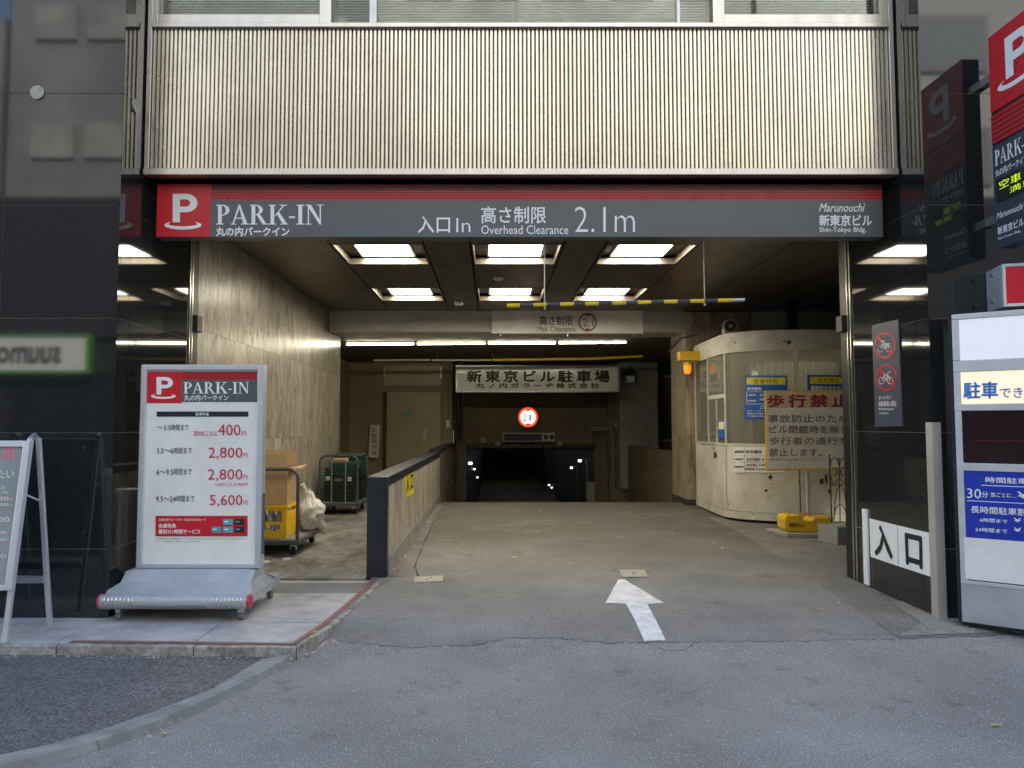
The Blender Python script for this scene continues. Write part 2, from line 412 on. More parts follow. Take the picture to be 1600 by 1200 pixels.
def drape(poly_xy, off, mb=None, height=None, ys=None):
    """lay a flat marking on the sloping drive"""
    mb = mb or MB(); ys = ys or [-50, 4.75, 5.4, 12.6, 40]; height = height or gz
    for y0, y1 in zip(ys, ys[1:]):
        q = clip(clip(poly_xy, 0, 1, y1), 0, -1, -y0)
        q = [p for i, p in enumerate(q) if (Vector(p) - Vector(q[i - 1])).length > 1e-5]
        if len(q) > 2:
            P = [Vector((x, y, height(y) + off)) for x, y in q]
            fs = [t if (P[t[1]] - P[t[0]]).cross(P[t[2]] - P[t[0]]).z > 0 else (t[0], t[2], t[1]) for t in tessellate_polygon([P])]
            mb.add(P, fs)
    return mb
def gpoly_w(pts):
    return gpoly([p for p in wobble(list(pts) + [pts[0]], 7, .55, 9)][:-1])
def gpoly(pts, flat=None): return [tuple(on_ground(x, y, flat).xy) for x, y in pts]

# text: outlines of the built-in font fitted to four corners of a real panel
_tc = {}; _sz = {}
def glyphs(body, weight, space, res=3):
    key = (body, weight, space)
    if key not in _tc:
        c = bpy.data.curves.new('lettering', 'FONT'); c.body = body; c.offset = weight; c.space_character = space; c.resolution_u = res
        o = bpy.data.objects.new('lettering', c); C.objects.link(o)
        dg = bpy.context.evaluated_depsgraph_get(); me = bpy.data.meshes.new_from_object(o.evaluated_get(dg))
        vs = [tuple(v.co) for v in me.vertices]; fs = [tuple(p.vertices) for p in me.polygons]
        bpy.data.objects.remove(o); bpy.data.curves.remove(c); bpy.data.meshes.remove(me)
        x0 = min(v[0] for v in vs); x1 = max(v[0] for v in vs); y0 = min(v[1] for v in vs); y1 = max(v[1] for v in vs)
        _sz[key] = (x1 - x0, y1 - y0)
        _tc[key] = ([((v[0] - x0) / (x1 - x0), (v[1] - y0) / (y1 - y0)) for v in vs], fs)
    return _tc[key]
def qmap(q, surf, off):
    """unit square (u right, v up) -> picture quad (tl, tr, br, bl) -> surface"""
    if len(q) == 4 and not isinstance(q[0], (tuple, list)):
        x0, y0, x1, y1 = q; q = [(x0, y0), (x1, y0), (x1, y1), (x0, y1)]
    tl, tr, br, bl = [Vector(p) for p in q]
    def f(u, v):
        p = (bl * (1 - u) + br * u) * (1 - v) + (tl * (1 - u) + tr * u) * v
        return surf(p.x, p.y, off)
    return f
def text(body, q, surf, m, parent, w=.0, off=.003, sp=1.0, shear=0, name='lettering', fmap=None):
    vs, fs = glyphs(body, min(w, 0), sp, 2); b = MB()
    ex, ey = _sz[(body, min(w, 0), sp)]
    n = 8 if w > 0 else 0; sh = [(0, 0)] + [(math.cos(R(45) * k) * w / ex, math.sin(R(45) * k) * w / ey) for k in range(n)]
    for k, (du, dv) in enumerate(sh):
        f = (lambda u, v, k=k: fmap(u, v) + Vector((0, k * .0001 * (1 if fmap(0, 0).y < 0 else -1), 0))) if fmap else qmap(q, surf, off + k * .0001)
        b.add([f(u + du + shear * (v - .5), v + dv) for u, v in vs], fs)
    return b.build(name, m, parent)
def patch(q, surf, m, parent, name, off=.002, th=.002, nx=1, label=None, kind=None):
    """thin real sheet lying on a surface"""
    f = qmap(q, surf, off); b = MB(); g = qmap(q, surf, off - th)
    for i in range(nx):
        u0, u1 = i / nx, (i + 1) / nx
        b.hexa([g(u0, 0), g(u1, 0), g(u1, 1), g(u0, 1), f(u0, 0), f(u1, 0), f(u1, 1), f(u0, 1)])
    return b.build(name, m, parent, label=label, kind=kind)

def half_ring(cx, cy, rx, ry, ix, iy, n=14):
    o = [(cx + rx * math.cos(a), cy + ry * math.sin(a)) for a in [math.pi / 2 - math.pi * i / n for i in range(n + 1)]]
    i_ = [(cx + ix * math.cos(a), cy + iy * math.sin(a)) for a in [-math.pi / 2 + math.pi * i / n for i in range(n + 1)]]
    return o + i_
def rect(x0, y0, x1, y1): return [(x0, y0), (x1, y0), (x1, y1), (x0, y1)]
SER = {
 'P': (.68, [rect(.09, .0, .28, 1), rect(0, 0, .38, .05), rect(0, .95, .2, 1), half_ring(.30, .725, .37, .275, .175, .225), rect(.27, .95, .31, 1), rect(.27, .45, .31, .5)]),
 'A': (.90, [[(.08, .03), (.15, .03), (.45, .86), (.40, 1)], [(.39, 1), (.47, 1), (.84, .03), (.62, .03)], rect(.2, .29, .68, .35), rect(0, 0, .26, .045), rect(.5, 0, .92, .045)]),
 'R': (.90, [rect(.09, .0, .28, 1), rect(0, 0, .38, .05), rect(0, .95, .2, 1), half_ring(.30, .735, .36, .265, .17, .215), rect(.27, .95, .31, 1), rect(.27, .47, .31, .52), [(.34, .5), (.53, .5), (.82, .05), (.93, .05), (.93, 0), (.66, 0)]]),
 'K': (.95, [rect(.09, .0, .28, 1), rect(0, 0, .38, .05), rect(0, .95, .38, 1), [(.27, .40), (.34, .42), (.80, .96), (.71, .96)], [(.38, .56), (.50, .67), (.92, .04), (.70, .04)], rect(.55, .955, .92, 1), rect(.58, 0, .98, .045)]),
 '-': (.34, [rect(.02, .32, .32, .42)]),
 'I': (.40, [rect(.10, 0, .29, 1), rect(0, 0, .39, .05), rect(0, .95, .39, 1)]),
 'N': (.92, [rect(.12, .03, .185, .9), rect(.715, .1, .78, .97), [(.06, 1), (.28, 1), (.78, .14), (.78, 0), (.71, 0)], rect(0, 0, .31, .045), rect(0, .955, .2, 1), rect(.6, .955, .91, 1)]),
}
def serif(word, q, surf, m, parent, off=.003):
    f = qmap(q, surf, 0); f0 = qmap(q, surf, 1)
    tot = sum(SER[c][0] for c in word) + .05 * (len(word) - 1); x = 0; b = MB(); k = 0
    nrm = surf.n
    for c in word:
        w, ps = SER[c]
        for p in ps:
            P = [f((x + a) / tot, v) + nrm * (off + k % 9 * .00015) for a, v in p]; k += 1
            b.add(P, tessellate_polygon([[Vector((a, v, 0)) for a, v in p]]))
        x += w + .05
    return b.build('lettering', m, parent)
def plogo(q, surf, m, parent, off=.003):
    f = qmap(q, surf, off); b = MB()
    X = lambda u, v: (u, 1 - v)
    out = [X(.30, .70), X(.30, .175)] + [X(.55 + .21 * math.sin(a), .345 - .17 * math.cos(a)) for a in [math.pi * i / 16 for i in range(17)]] + [X(.435, .515), X(.435, .70)]
    hole = [X(.435, .28)] + [X(.54 + .085 * math.sin(a), .345 - .065 * math.cos(a)) for a in [math.pi * i / 12 for i in range(13)]] + [X(.435, .41)]
    loops = [[Vector((*p, 0)) for p in out], [Vector((*p, 0)) for p in hole]]
    flat = out + hole; b.add([f(u, v) for u, v in flat], tessellate_polygon(loops))
    o = [X(.49 + .345 * math.cos(a), .752 + .082 * math.sin(a)) for a in [R(-50) + R(280) * i / 30 for i in range(31)]]
    i_ = [X(.49 + .27 * math.cos(a), .728 + .045 * math.sin(a)) for a in [R(205) - R(230) * i / 24 for i in range(25)]]
    ring = o + i_; b.add([f(u, v) for u, v in ring], tessellate_polygon([[Vector((*p, 0)) for p in ring]]))
    return b.build('logo', m, parent)

# ================================================================== SETTING
F = 5.35; XL, XR = -2.76, 3.18
FP, SP = 5.69, 5.80       # steel panel plane, header sign plane
CEIL = 3.345
# ---- street
road = MB(); road.quad([(-60, -9, 0), (60, -9, 0), (60, 4.75, 0), (-60, 4.75, 0)])
road_o = tag(road.build('road', 'road'), 'wide grey speckled asphalt street in front of the entrance', 'road', kind='structure')
tag(boxo('far_pavement', (-60, -13, -.2), (60, -9, .12), 'paver'), 'pavement on the far side of the street', 'pavement', kind='structure')
tag(MB().quad([(-200, -200, -.3), (200, -200, -.3), (200, 200, -.3), (200, 200, -.3)][:3] + [(-200, 200, -.3)]).build('ground', 'conc'), 'city ground beyond the street', 'ground', kind='structure') if False else None
# ---- driveway sheet, sloping up to the crest
dv = MB()
def sheet(mb, x0, x1, ys, off=0):
    for a, b in zip(ys, ys[1:]): mb.quad([(x0, a, gz(a) + off), (x1, a, gz(a) + off), (x1, b, gz(b) + off), (x0, b, gz(b) + off)])
sheet(dv, -2.3, 60, [4.75, 5.345]); sheet(dv, -2.3, 7.5, [5.345, 5.4, 6.5]); sheet(dv, -1.1, 7.5, [6.5, 12.6])
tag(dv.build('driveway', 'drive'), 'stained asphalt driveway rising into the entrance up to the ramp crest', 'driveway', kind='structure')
rp = MB(); ya = 12.6; yb = 12.6 + 2.05 / .168
rp.quad([(-1.1, ya, .15), (3.4, ya, .15), (3.4, yb, gz(yb)), (-1.1, yb, gz(yb))]); rp.quad([(-1.1, yb, gz(yb)), (3.4, yb, gz(yb)), (3.4, 50, gz(yb)), (-1.1, 50, gz(yb))])
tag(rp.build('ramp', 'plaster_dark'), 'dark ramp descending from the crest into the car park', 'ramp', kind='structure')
tag(MB().quad([(3.4, 12.6, .15), (7.5, 12.6, .15), (7.5, 20, .15), (3.4, 20, .15)]).build('side_floor', 'conc'), 'dim concrete floor behind the right parapet', 'floor', kind='structure')
# rough concrete verge along the right reveal
vg = gpoly([(1106, 808), (1165, 838), (1240, 884), (1320, 942), (1405, 1000), (1600, 992), (1900, 985), (1900, 900), (1330, 870), (1330, 806)])
tag(drape(vg, .004).build('verge', 'rough'), 'rough gravelly concrete verge along the foot of the right wall', 'verge', kind='structure')
ap = gpoly([(1400, 996), (1470, 993), (1560, 990), (1750, 992), (1750, 955), (1486, 955), (1452, 955), (1415, 940), (1395, 942), (1420, 962), (1440, 975), (1425, 986)])
tag(drape(ap, .009).build('threshold', 'rough_pale'), 'pale worn concrete threshold at the right wall corner', 'threshold', kind='structure')
# cracks
def wobble(pts, n, amp, seed):
    rnd = random.Random(seed); out = []
    for (a, b) in zip(pts, pts[1:]):
        for i in range(n): t = i / n; out.append((a[0] + (b[0] - a[0]) * t, a[1] + (b[1] - a[1]) * t + rnd.uniform(-amp, amp)))
    return out + [pts[-1]]
def crack(pts, w, seed, n=9, amp=1.2):
    rnd = random.Random(seed); pp = wobble(pts, n, amp, seed); P = [on_ground(*p) for p in pp]; b = MB()
    ws = [w * rnd.uniform(.25, 1.2) for _ in P]
    for i in range(len(P) - 1):
        a, c = P[i], P[i + 1]; d = (c - a).xy.normalized(); nrm = Vector((-d.y, d.x, 0))
        q = [a - nrm * ws[i], c - nrm * ws[i + 1], c + nrm * ws[i + 1], a + nrm * ws[i]]
        for p in q: p.z = gz(p.y) + .006
        b.quad(q)
    return b
cr = crack([(525, 1003), (640, 1013), (745, 1008), (800, 997), (870, 998), (950, 1006), (1010, 1005), (1100, 1004), (1250, 1003), (1400, 1000), (1600, 992)], .0042, 3, 16, 1.8)
for pts, w, s in [([(1010, 1005), (1045, 1019), (1072, 1016), (1085, 1004)], .003, 4), ([(655, 905), (648, 885), (662, 850), (684, 800)], .010, 5)]:
    c2 = crack(pts, w, s); cr.add(c2.v, c2.f)
wob = wobble([(525, 1003), (640, 1013), (745, 1008), (800, 997), (870, 998), (950, 1006), (1010, 1005), (1100, 1004), (1250, 1003), (1400, 1000), (1600, 992)], 16, 1.8, 3)
redge = [tuple(on_ground(*p).xy) for p in wob]
redge = [(60, 4.7499), (60, redge[-1][1])] + list(reversed(redge)) + [(-1.6, 4.7499)]
drape(redge, 0, height=lambda y: gz(y) + max(0, min(.0035, (y - 4.7499) * .08)), ys=[4.7, 4.7499, 4.793, 5.4, 12]).build('road_edge', 'road', road_o)
tag(cr.build('crack', 'crack', kind='stuff'), 'dark crack running across the driveway where it meets the street', 'crack', kind='stuff')
# ---- left sidewalk: paving slabs and kerb stones
SZ = .078
edge_px = [(-500, 1008), (88, 1009), (302, 1011), (464, 1012), (522, 977), (552, 952), (578, 928), (600, 905)]
edge = gpoly(edge_px, SZ)
inner = []
kw = .048
for i, p in enumerate(edge):
    a = Vector(edge[max(i - 1, 0)]); b = Vector(edge[min(i + 1, len(edge) - 1)]); d = (b - a).normalized()
    n = Vector((-d.y, d.x)); q = Vector(p) + n * kw; inner.append(tuple(q))
region = inner + [(-1.0, 6.9), (-1.152, 6.9), (-8, 6.9)]
region = inner + [(-1.155, 6.9), (-8, 6.9)]
side = T('sidewalk', 'raised pale sidewalk with large paving slabs in front of the left wall', 'sidewalk', (-2.5, 5, 0), kind='structure')
def slabcell(x0, x1, y0, y1, g=.004):
    q = clip(clip(clip(clip(region, 1, 0, x1 - g), -1, 0, -x0 - g), 0, 1, y1 - g), 0, -1, -y0 - g)
    q = [p for i, p in enumerate(q) if (Vector(p) - Vector(q[i - 1])).length > 1e-4]
    if len(q) < 3: return
    MB().prism([(x, y, 0) for x, y in q], (0, 0, SZ + random.uniform(-.0015, .0015))).build('paving_slab', 'paver', side)
xs = [-8, -6.3, -5.42, -4.54, -3.66, -2.78, -1.9, -1.0, -.1]
for i in range(len(xs) - 1):
    ys = [4.6, 5.22, 6.45] if xs[i] >= -1.95 else [4.6, 5.8, 6.45]
    if xs[i + 1] <= -2.77: ys = [4.6, F + .02]
    for a, b in zip(ys, ys[1:]): slabcell(xs[i], xs[i + 1], a, b)
for i in range(3):
    slabcell([-2.76, -2.2, -1.68][i], [-2.2, -1.68, -1.1][i], 6.46, 6.62)
MB().prism([(x, y, 0) for x, y in region if y < 6.89] + [(-1.2, 6.64, 0), (-8, 6.64, 0)], (0, 0, SZ - .006)).build('slab_bed', 'joint', side)
kerb = T('kerb', 'stained stone kerb edging the left sidewalk', 'kerb', (-2.5, 4.7, 0), kind='structure')
# subdivide into stones
kp = []
for i in range(len(edge) - 1):
    a, b = Vector(edge[i]), Vector(edge[i + 1]); ia, ib = Vector(inner[i]), Vector(inner[i + 1]); kp.append((a, b, ia, ib))
for i, (a, b, ia, ib) in enumerate(kp):
    d = (b - a).normalized() * .003
    n = 5 if i == 0 else 1
    for k in range(n):
        p0 = a.lerp(b, k / n) + d; p1 = a.lerp(b, (k + 1) / n) - d; q0 = ia.lerp(ib, k / n) + d; q1 = ia.lerp(ib, (k + 1) / n) - d
        zt0 = SZ + .004; zt1 = SZ + .004
        MB().hexa([(*p0, -.05), (*p1, -.05), (*q1, -.05), (*q0, -.05), (*p0, zt0), (*p1, zt1), (*q1, zt1), (*q0, zt0)]).build('kerb_stone', 'kerb', kerb, bevel=.008)
# red line painted inside the kerb
rl = MB(); ln = [Vector(p) for p in inner]; 
def inset(pl, d):
    out = []
    for i, p in enumerate(pl):
        a = pl[max(i - 1, 0)]; b = pl[min(i + 1, len(pl) - 1)]; t = (b - a).normalized(); out.append(p + Vector((-t.y, t.x)) * d)
    return out
i0, i1 = inset(ln, .003), inset(ln, .052)
start = Vector(gpoly([(102, 1008)], SZ)[0]).x
for k in range(1, len(ln) - 1):
    a0, a1 = i0[k], i1[k]
    if k == 1: a0 = Vector((start, i0[k].y)); a1 = Vector((start, i1[k].y))
    rl.quad([(*a0, SZ + .006), (*i0[k + 1], SZ + .006), (*i1[k + 1], SZ + .006), (*a1, SZ + .006)])
tag(rl.build('red_line', 'red_paint'), 'thin faded red line painted along the sidewalk edge', 'line marking', kind='structure')
# coarse asphalt apron and the curved low kerb
lk_out = gpoly([(462, 1032), (432, 1052), (342, 1100), (250, 1142), (160, 1172), (60, 1200), (-100, 1238), (-420, 1290)], .0)
lk_in = gpoly([(410, 1032), (330, 1080), (232, 1118), (150, 1146), (80, 1166), (0, 1183), (-150, 1215), (-480, 1262)], .02)
ap2 = gpoly([(-900, 1026), (464, 1029)], 0)
apq = [tuple(ap2[0]), tuple(ap2[1])] + lk_in + [(-9, lk_in[-1][1] - .3)]
b = MB(); P = [Vector((x, y, .022)) for x, y in apq]
b.add(P, [t if (P[t[1]] - P[t[0]]).cross(P[t[2]] - P[t[0]]).z > 0 else (t[0], t[2], t[1]) for t in tessellate_polygon([P])])
tag(b.build('gutter_apron', 'apron'), 'dark coarse asphalt strip between sidewalk kerb and curved low kerb', 'asphalt strip', kind='structure')
lkb = T('low_kerb', 'curved low grey kerb sweeping across the lower left of the street', 'kerb', (-1.8, 4, 0), kind='structure')
for i in range(len(lk_out) - 1):
    a, b_, c, d = Vector(lk_out[i]), Vector(lk_out[i + 1]), Vector(lk_in[i]), Vector(lk_in[i + 1]); e = (b_ - a).normalized() * (.004 if i in (2, 4) else .0005)
    joint = lambda k: .004 if k in (2, 4, 6) else 0
    e0 = (b_ - a).normalized() * joint(i); e1 = (b_ - a).normalized() * joint(i + 1)
    m0 = a.lerp(c, .1); m1 = b_.lerp(d, .1)
    MB().hexa([(*(a + e0), -.05), (*(b_ - e1), -.05), (*(d - e1), -.05), (*(c + e0), -.05), (*(m0 + e0), .043), (*(m1 - e1), .043), (*(d - e1), .03), (*(c + e0), .03)]).build('kerb_stone', 'kerb_grey', lkb)

# ---- loading bay floor (left)
tag(MB().box((-3.6, 6.63, -.1), (-1.152, 18.3, .09)).build('bay_floor', 'floor'), 'dirty brown floor of the loading bay behind the left reveal', 'floor', kind='structure')

# ---- granite walls (street front + reveal), with slabs as parts
joints_z = [.07, .62, 1.41, 2.22, 3.02, 3.83, 4.64, 5.45]
jz = [at(180, y, F).z for y in (858, 676, 497, 320, 146)]
joints_z = [0.0] + jz + [jz[-1] + .82, jz[-1] + 1.64]
def granite_wall(side, label):
    s = -1 if side == 'L' else 1; xc = XL if side == 'L' else XR
    w = T('granite_wall', label, 'wall', (xc, F, 0), 'polished granite walls either side of the entrance')
    g = .0022
    # core behind the slabs
    xo = xc + s * 12
    x_end = 6.6 if side == 'L' else 6.62
    boxo('wall_core', (xc + s * .031, F + .004, 0), (xo, F + .4, joints_z[-1]), 'joint', w)
    boxo('return_core', (xc + s * .004, F + .0295, 0), (xc + s * .3, x_end + .079, joints_z[-1]), 'joint', w)
    cols = [0, .86, 2.1, 3.4, 12]
    for z0, z1 in zip(joints_z, joints_z[1:]):
        for c0, c1 in zip(cols, cols[1:]):
            if z0 == 0 and side == 'L': z0 = .04
            dz = random.uniform(-.0006, .0006)
            boxo('granite_slab', (xc + s * (c0 + (g if c0 else .0)), F + dz, z0 + g), (xc + s * (c1 - g), F + .028, z1 - g), 'granite', w)
        # reveal slabs
        for y0, y1 in ((F + .03, F + .17), (F + .17, x_end)):
            dz = random.uniform(0, .0008)
            boxo('granite_slab', (xc + s * dz, y0 + g, z0 + g), (xc + s * .028, y1 - g, z1 - g), 'granite', w)
    return w
gl = granite_wall('L', 'polished black granite wall on the left, behind the chalkboard and price sign')
gr = granite_wall('R', 'polished black granite wall on the right, carrying the no bicycles sign')
# door guide channel: polished strips and black frame at the inner end of each reveal
for s, xc, x_end, lb in ((-1, XL, 6.6, 'polished double guide strip at the inner end of the left reveal'), (1, XR, 6.5, 'polished double guide strip at the inner end of the right reveal')):
    t = T('guide_rail', lb, 'guide rail', (xc, x_end, 0), 'shutter guide rails')
    z0 = .09
    for k in range(2):
        y = x_end + k * .055
        boxo('strip', (xc - s * .012, y, z0), (xc + s * .02, y + .022, CEIL), 'chrome', t, bevel=.004)
    boxo('channel', (xc - s * .002, x_end + .08, z0), (xc + s * .3, x_end + .21, CEIL), 'dark_metal', t)
    boxo('switch_box', (xc - s * .05, x_end + .085, at(300, 516, x_end).z), (xc + s * .01, x_end + .2, at(300, 490, x_end).z), 'dark_metal', t, bevel=.005)
# round anchor discs
for n, (c, ax, lb) in enumerate(((PY(F)(59, 145), (0, -1, 0), 'round steel disc on the street face of the left granite wall'), (PX(XL)(211, 166), (1, 0, 0), 'round steel disc on the reveal face of the left granite wall'))):
    t = T('wall_disc', lb, 'metal disc', c, 'round steel discs on the granite')
    MB().disc(c, ax, .052, .012, 32).build('cap', 'plate', t, smooth=True)
    MB().disc(Vector(c) + Vector(ax) * .0121 + Vector((0.02, 0, .015)) * (1 if n == 0 else 0), ax, .005, .001, 8).build('screw', 'ink', t)
for px, py in ((133, 700), (131, 833), (128, 881)):
    p = PY(F)(px, py); t = MB().disc(p, (0, -1, 0), .015, .006, 16).build('bolt_cap', 'screw', smooth=True)
    tag(t, {700: 'small bolt cap on the left granite wall, topmost of three above the sidewalk', 833: 'small bolt cap on the left granite wall, middle of three', 881: 'small bolt cap on the left granite wall, lowest of three'}[py], 'bolt', 'bolt caps on the granite')

# ---- upper facade: ribbed steel panel and ribbon windows
bld = T('building_facade', 'brushed steel building front with ribbed panel and ribbon windows above the entrance', 'building', (.2, FP, 3.4))
x0, x1 = XL + .012, XR - .012
zt, zb = at(800, 45, FP).z, at(800, 265, FP).z
boxo('panel_back', (x0, FP + .021, zb - .0), (x1, FP + .09, zt + .04), 'groove', bld)
nr = 177; pitch = (x1 - x0 - .07) / nr
rm = MB(); w_ = pitch * .74; d_ = .022
prof = [(-w_ / 2, d_), (-w_ / 2, .006), (-w_ * .36, 0), (w_ * .36, 0), (w_ / 2, .006), (w_ / 2, d_)]
rm.prism([(a, b, zb) for a, b in prof], (0, 0, zt - zb))
rib0 = rm.build('rib', 'rib', bld, loc=(x0 + .035 + pitch / 2, FP, 0))
for i in range(1, nr):
    o = rib0.copy(); C.objects.link(o); o.location.x = rib0.location.x + pitch * i; o.location.y = rib0.location.y + random.uniform(-.0006, .0006)
boxo('side_trim', (x0, FP - .02, zb - .02), (x0 + .035, FP + .05, 6.0), 'steel', bld, bevel=.002)
boxo('side_trim', (x1 - .035, FP - .02, zb - .02), (x1, FP + .05, 6.0), 'steel', bld, bevel=.002)
boxo('bottom_rail', (x0, FP - .035, at(800, 275, FP).z), (x1, FP + .06, zb - .001), 'steel', bld, bevel=.003)
zs = at(800, 38, FP).z
boxo('top_rail', (x0 + .036, FP - .03, zt), (x1 - .036, FP + .1, zs), 'steel', bld, bevel=.003)
boxo('soffit', (x0, FP + .061, at(800, 275, FP).z + .005), (x1, FP + .4, at(800, 275, FP).z + .03), 'dark_metal', bld)
Z2 = 6.0
posts = [(235, 248), (500, 518), (1113, 1131), (1373, 1386)]
wx = [[at(a, 20, FP).x, at(b, 20, FP).x] for a, b in posts]
wx[0][0] = x0 + .036; wx[-1][1] = x1 - .036
for a, b in wx: boxo('post', (a, FP - .015, zs + .001), (b, FP + .1, Z2), 'steel', bld, bevel=.002)
sills = [23, 37, 23]
room = boxo('room_back', (x0, FP + 1.6, zs), (x1, FP + 1.65, Z2), 'room', bld)
boxo('room_shelf', (x0, FP + .55, zs), (x1, FP + .9, zs + .04), 'room', bld)
for k in range(3):
    a, b = wx[k][1], wx[k + 1][0]; z0 = at(800, sills[k], FP).z
    wnd = MB()
    if sills[k] < 30: wnd.box((a + .001, FP - .008, zs + .001), (b - .001, FP + .06, z0))
    else: wnd.box((a + .001, FP + .01, zs + .001), (b - .001, FP + .05, z0 + .004))
    fr = wnd.build('window', 'steel', bld, bevel=.002)
    mull = [(577, 588), (1058, 1063)] if k == 1 else []
    for p, q in mull: boxo('mullion', (at(p, 20, FP).x, FP + .012, z0 + .005), (at(q, 20, FP).x, FP + .05, Z2), 'alu_white', fr)
    MB().box((a + .002, FP + .03, z0 + .002), (b - .002, FP + .036, Z2)).build('pane', 'glass', fr)
    bl = MB(); z = z0 + (.02 if k != 1 else .05); rnd = random.Random(k)
    while z < Z2 - .1:
        for (p, q) in (((a + .03, a + (b - a) * .48), (a + (b - a) * .49, b - .02)) if k == 1 else ((a + .02, b - .02),)):
            dr = rnd.uniform(-.002, .002)
            bl.quad([(p, FP + .10, z), (q, FP + .10, z + dr), (q, FP + .118, z + .019 + dr), (p, FP + .118, z + .019)])
        z += .022
    bl.build('blind', 'blind', fr, kind='stuff')
# office lamps and furniture seen dimly behind
for x in ():
    boxo('desk_divider', (x, FP + .9, zs), (x + .5, FP + .93, zs + .35), 'blind', bld)
# mass of the building above and around
mass = T('office_building', 'dark stone office block rising above the parking entrance', 'building', (0, F, 6))
boxo('upper_wall', (-30, F, joints_z[-1] + .001), (30, 24, 21), 'opp_b', mass)
boxo('wall', (XL - 40, F + .05, 0), (XL - 12.001, 24, joints_z[-1]), 'granite_edge', mass)
boxo('wall', (XR + 12.001, F + .05, 0), (XR + 40, 24, joints_z[-1]), 'granite_edge', mass)
boxo('floor_slab', (XL + .0, FP + 1.66, 3.7), (XR, 20, 4.2), 'ceil_back', mass)
boxo('floor_slab', (XL - 12, F + .41, 3.62), (XL - .31, 21, 3.7), 'ceil_back', mass)
boxo('floor_slab', (XR + .31, F + .41, 3.62), (XR + 12, 21, 3.7), 'ceil_back', mass)

boxo('rear_wall', (XL - 40, 23.4, 1.3), (XR + 40, 24, joints_z[-1]), 'granite_edge', mass)
boxo('rear_wall', (XL - 40, 23.4, 0), (-1.5, 24, 1.299), 'granite_edge', mass); boxo('rear_wall', (4.6, 23.4, 0), (XR + 40, 24, 1.299), 'granite_edge', mass)
boxo('end_wall', (XL - 40, F + .45, 0), (XL - 39.6, 23.39, joints_z[-1]), 'granite_edge', mass); boxo('end_wall', (XR + 39.6, F + .45, 0), (XR + 40, 23.39, joints_z[-1]), 'granite_edge', mass)
boxo('office_lamp', (-2.2, FP + .8, Z2 - .15), (2.6, FP + .95, Z2 - .1), 'office_tube', bld)
boxo('office_ceiling', (x0, FP + .11, Z2), (x1, FP + 1.65, Z2 + .05), 'blind', bld)
# ---- ceiling of strip panels
ceil = T('ceiling', 'low ceiling of dark bronze metal strips over the driveway', 'ceiling', (0, 9, CEIL), kind='structure')
CY0, CY1 = 5.93, 12.17
boxo('ceiling_back', (XL - .2, FP + .1, 3.5), (7.5, CY1 + .1, 3.6), 'ceil_back', ceil)
strips = [(-2.76, -1.72, 0), (-1.72, -.74, 1), (-.74, -.25, 0), (-.25, .73, 1), (.73, 1.17, 0), (1.17, 2.15, 1), (2.15, 3.12, 0), (3.12, 4.1, 0), (4.1, 5.05, 0), (5.05, 6.0, 0), (6.0, 7.4, 0)]
COF = [(7.62, 8.56), (10.08, 11.08)]
for a, b, c in strips:
    g = .010; segs = [(CY0, CY1)] if not c else [(CY0, COF[0][0]), (COF[0][1], COF[1][0]), (COF[1][1], CY1)]
    for y0, y1 in segs:
        boxo('ceiling_panel', (a + g, y0 + .003, CEIL + random.uniform(0, .003)), (b - g, y1 - .003, CEIL + .03), 'ceil', ceil, bevel=.002)
lamps = []
for r_, (y0, y1) in enumerate(COF):
    for k, (a, b) in enumerate(((-1.72, -.74), (-.25, .73), (1.17, 2.15))):
        a += .012; b -= .012
        t = T('ceiling_light', 'glowing square ceiling light, %s of the row nearest the %s' % (['left one', 'middle one', 'right one'][k], ['header sign', 'cross beam'][r_]), 'ceiling light', ((a + b) / 2, (y0 + y1) / 2, CEIL), 'recessed square ceiling lights')
        h = .10; m = MB()
        m.box((a, y0, CEIL - .002), (a + .02, y1, CEIL + h)); m.box((b - .02, y0, CEIL - .002), (b, y1, CEIL + h)); m.box((a + .021, y0, CEIL - .002), (b - .021, y0 + .02, CEIL + h))
        m.build('housing', 'coffer', t)
        m = MB(); m.box((a + .021, y1 - .03, CEIL - .006), (b - .021, y1, CEIL + .068)); m.build('lip', 'coffer', t, bevel=.004)
        MB().box((a, y0, CEIL + h + .001), (b, y1, CEIL + h + .02)).build('recess_top', 'ceil', t)
        cx = (a + b) / 2; py0, py1 = y1 - .74, y1 - .08; hw = .295; zp = CEIL + h - .02
        m = MB(); e = .025
        for q in (((cx - hw - e, py0 - e), (cx - hw, py1 + e)), ((cx + hw, py0 - e), (cx + hw + e, py1 + e)), ((cx - hw, py0 - e), (cx + hw, py0)), ((cx - hw, py1), (cx + hw, py1 + e))):
            m.box((*q[0], zp - .006), (*q[1], zp + .02))
        m.build('frame', 'alu', t)
        MB().box((cx - hw, py0, zp), (cx + hw, py1, zp + .015)).build('diffuser', 'lamp_panel', t)
# small ceiling fittings
p = Vector((.06 * 1, 9.35, CEIL)); tag(MB().tube([p, p - Vector((0, 0, .02)), p - Vector((0, 0, .04))], [.07, .07, .045], 20).build('smoke_detector', 'alu_white', smooth=True), 'flat round smoke detector between the two middle ceiling lights', 'smoke detector')
p = PY(11.1)(717, 458); t = T('ceiling_spot', 'tiny square spot lamp beside the rear middle ceiling light', 'spot lamp', (p.x, p.y, CEIL))
boxo('body', (p.x - .06, p.y - .05, CEIL - .07), (p.x + .06, p.y + .05, CEIL), 'alu_white', t, bevel=.01)

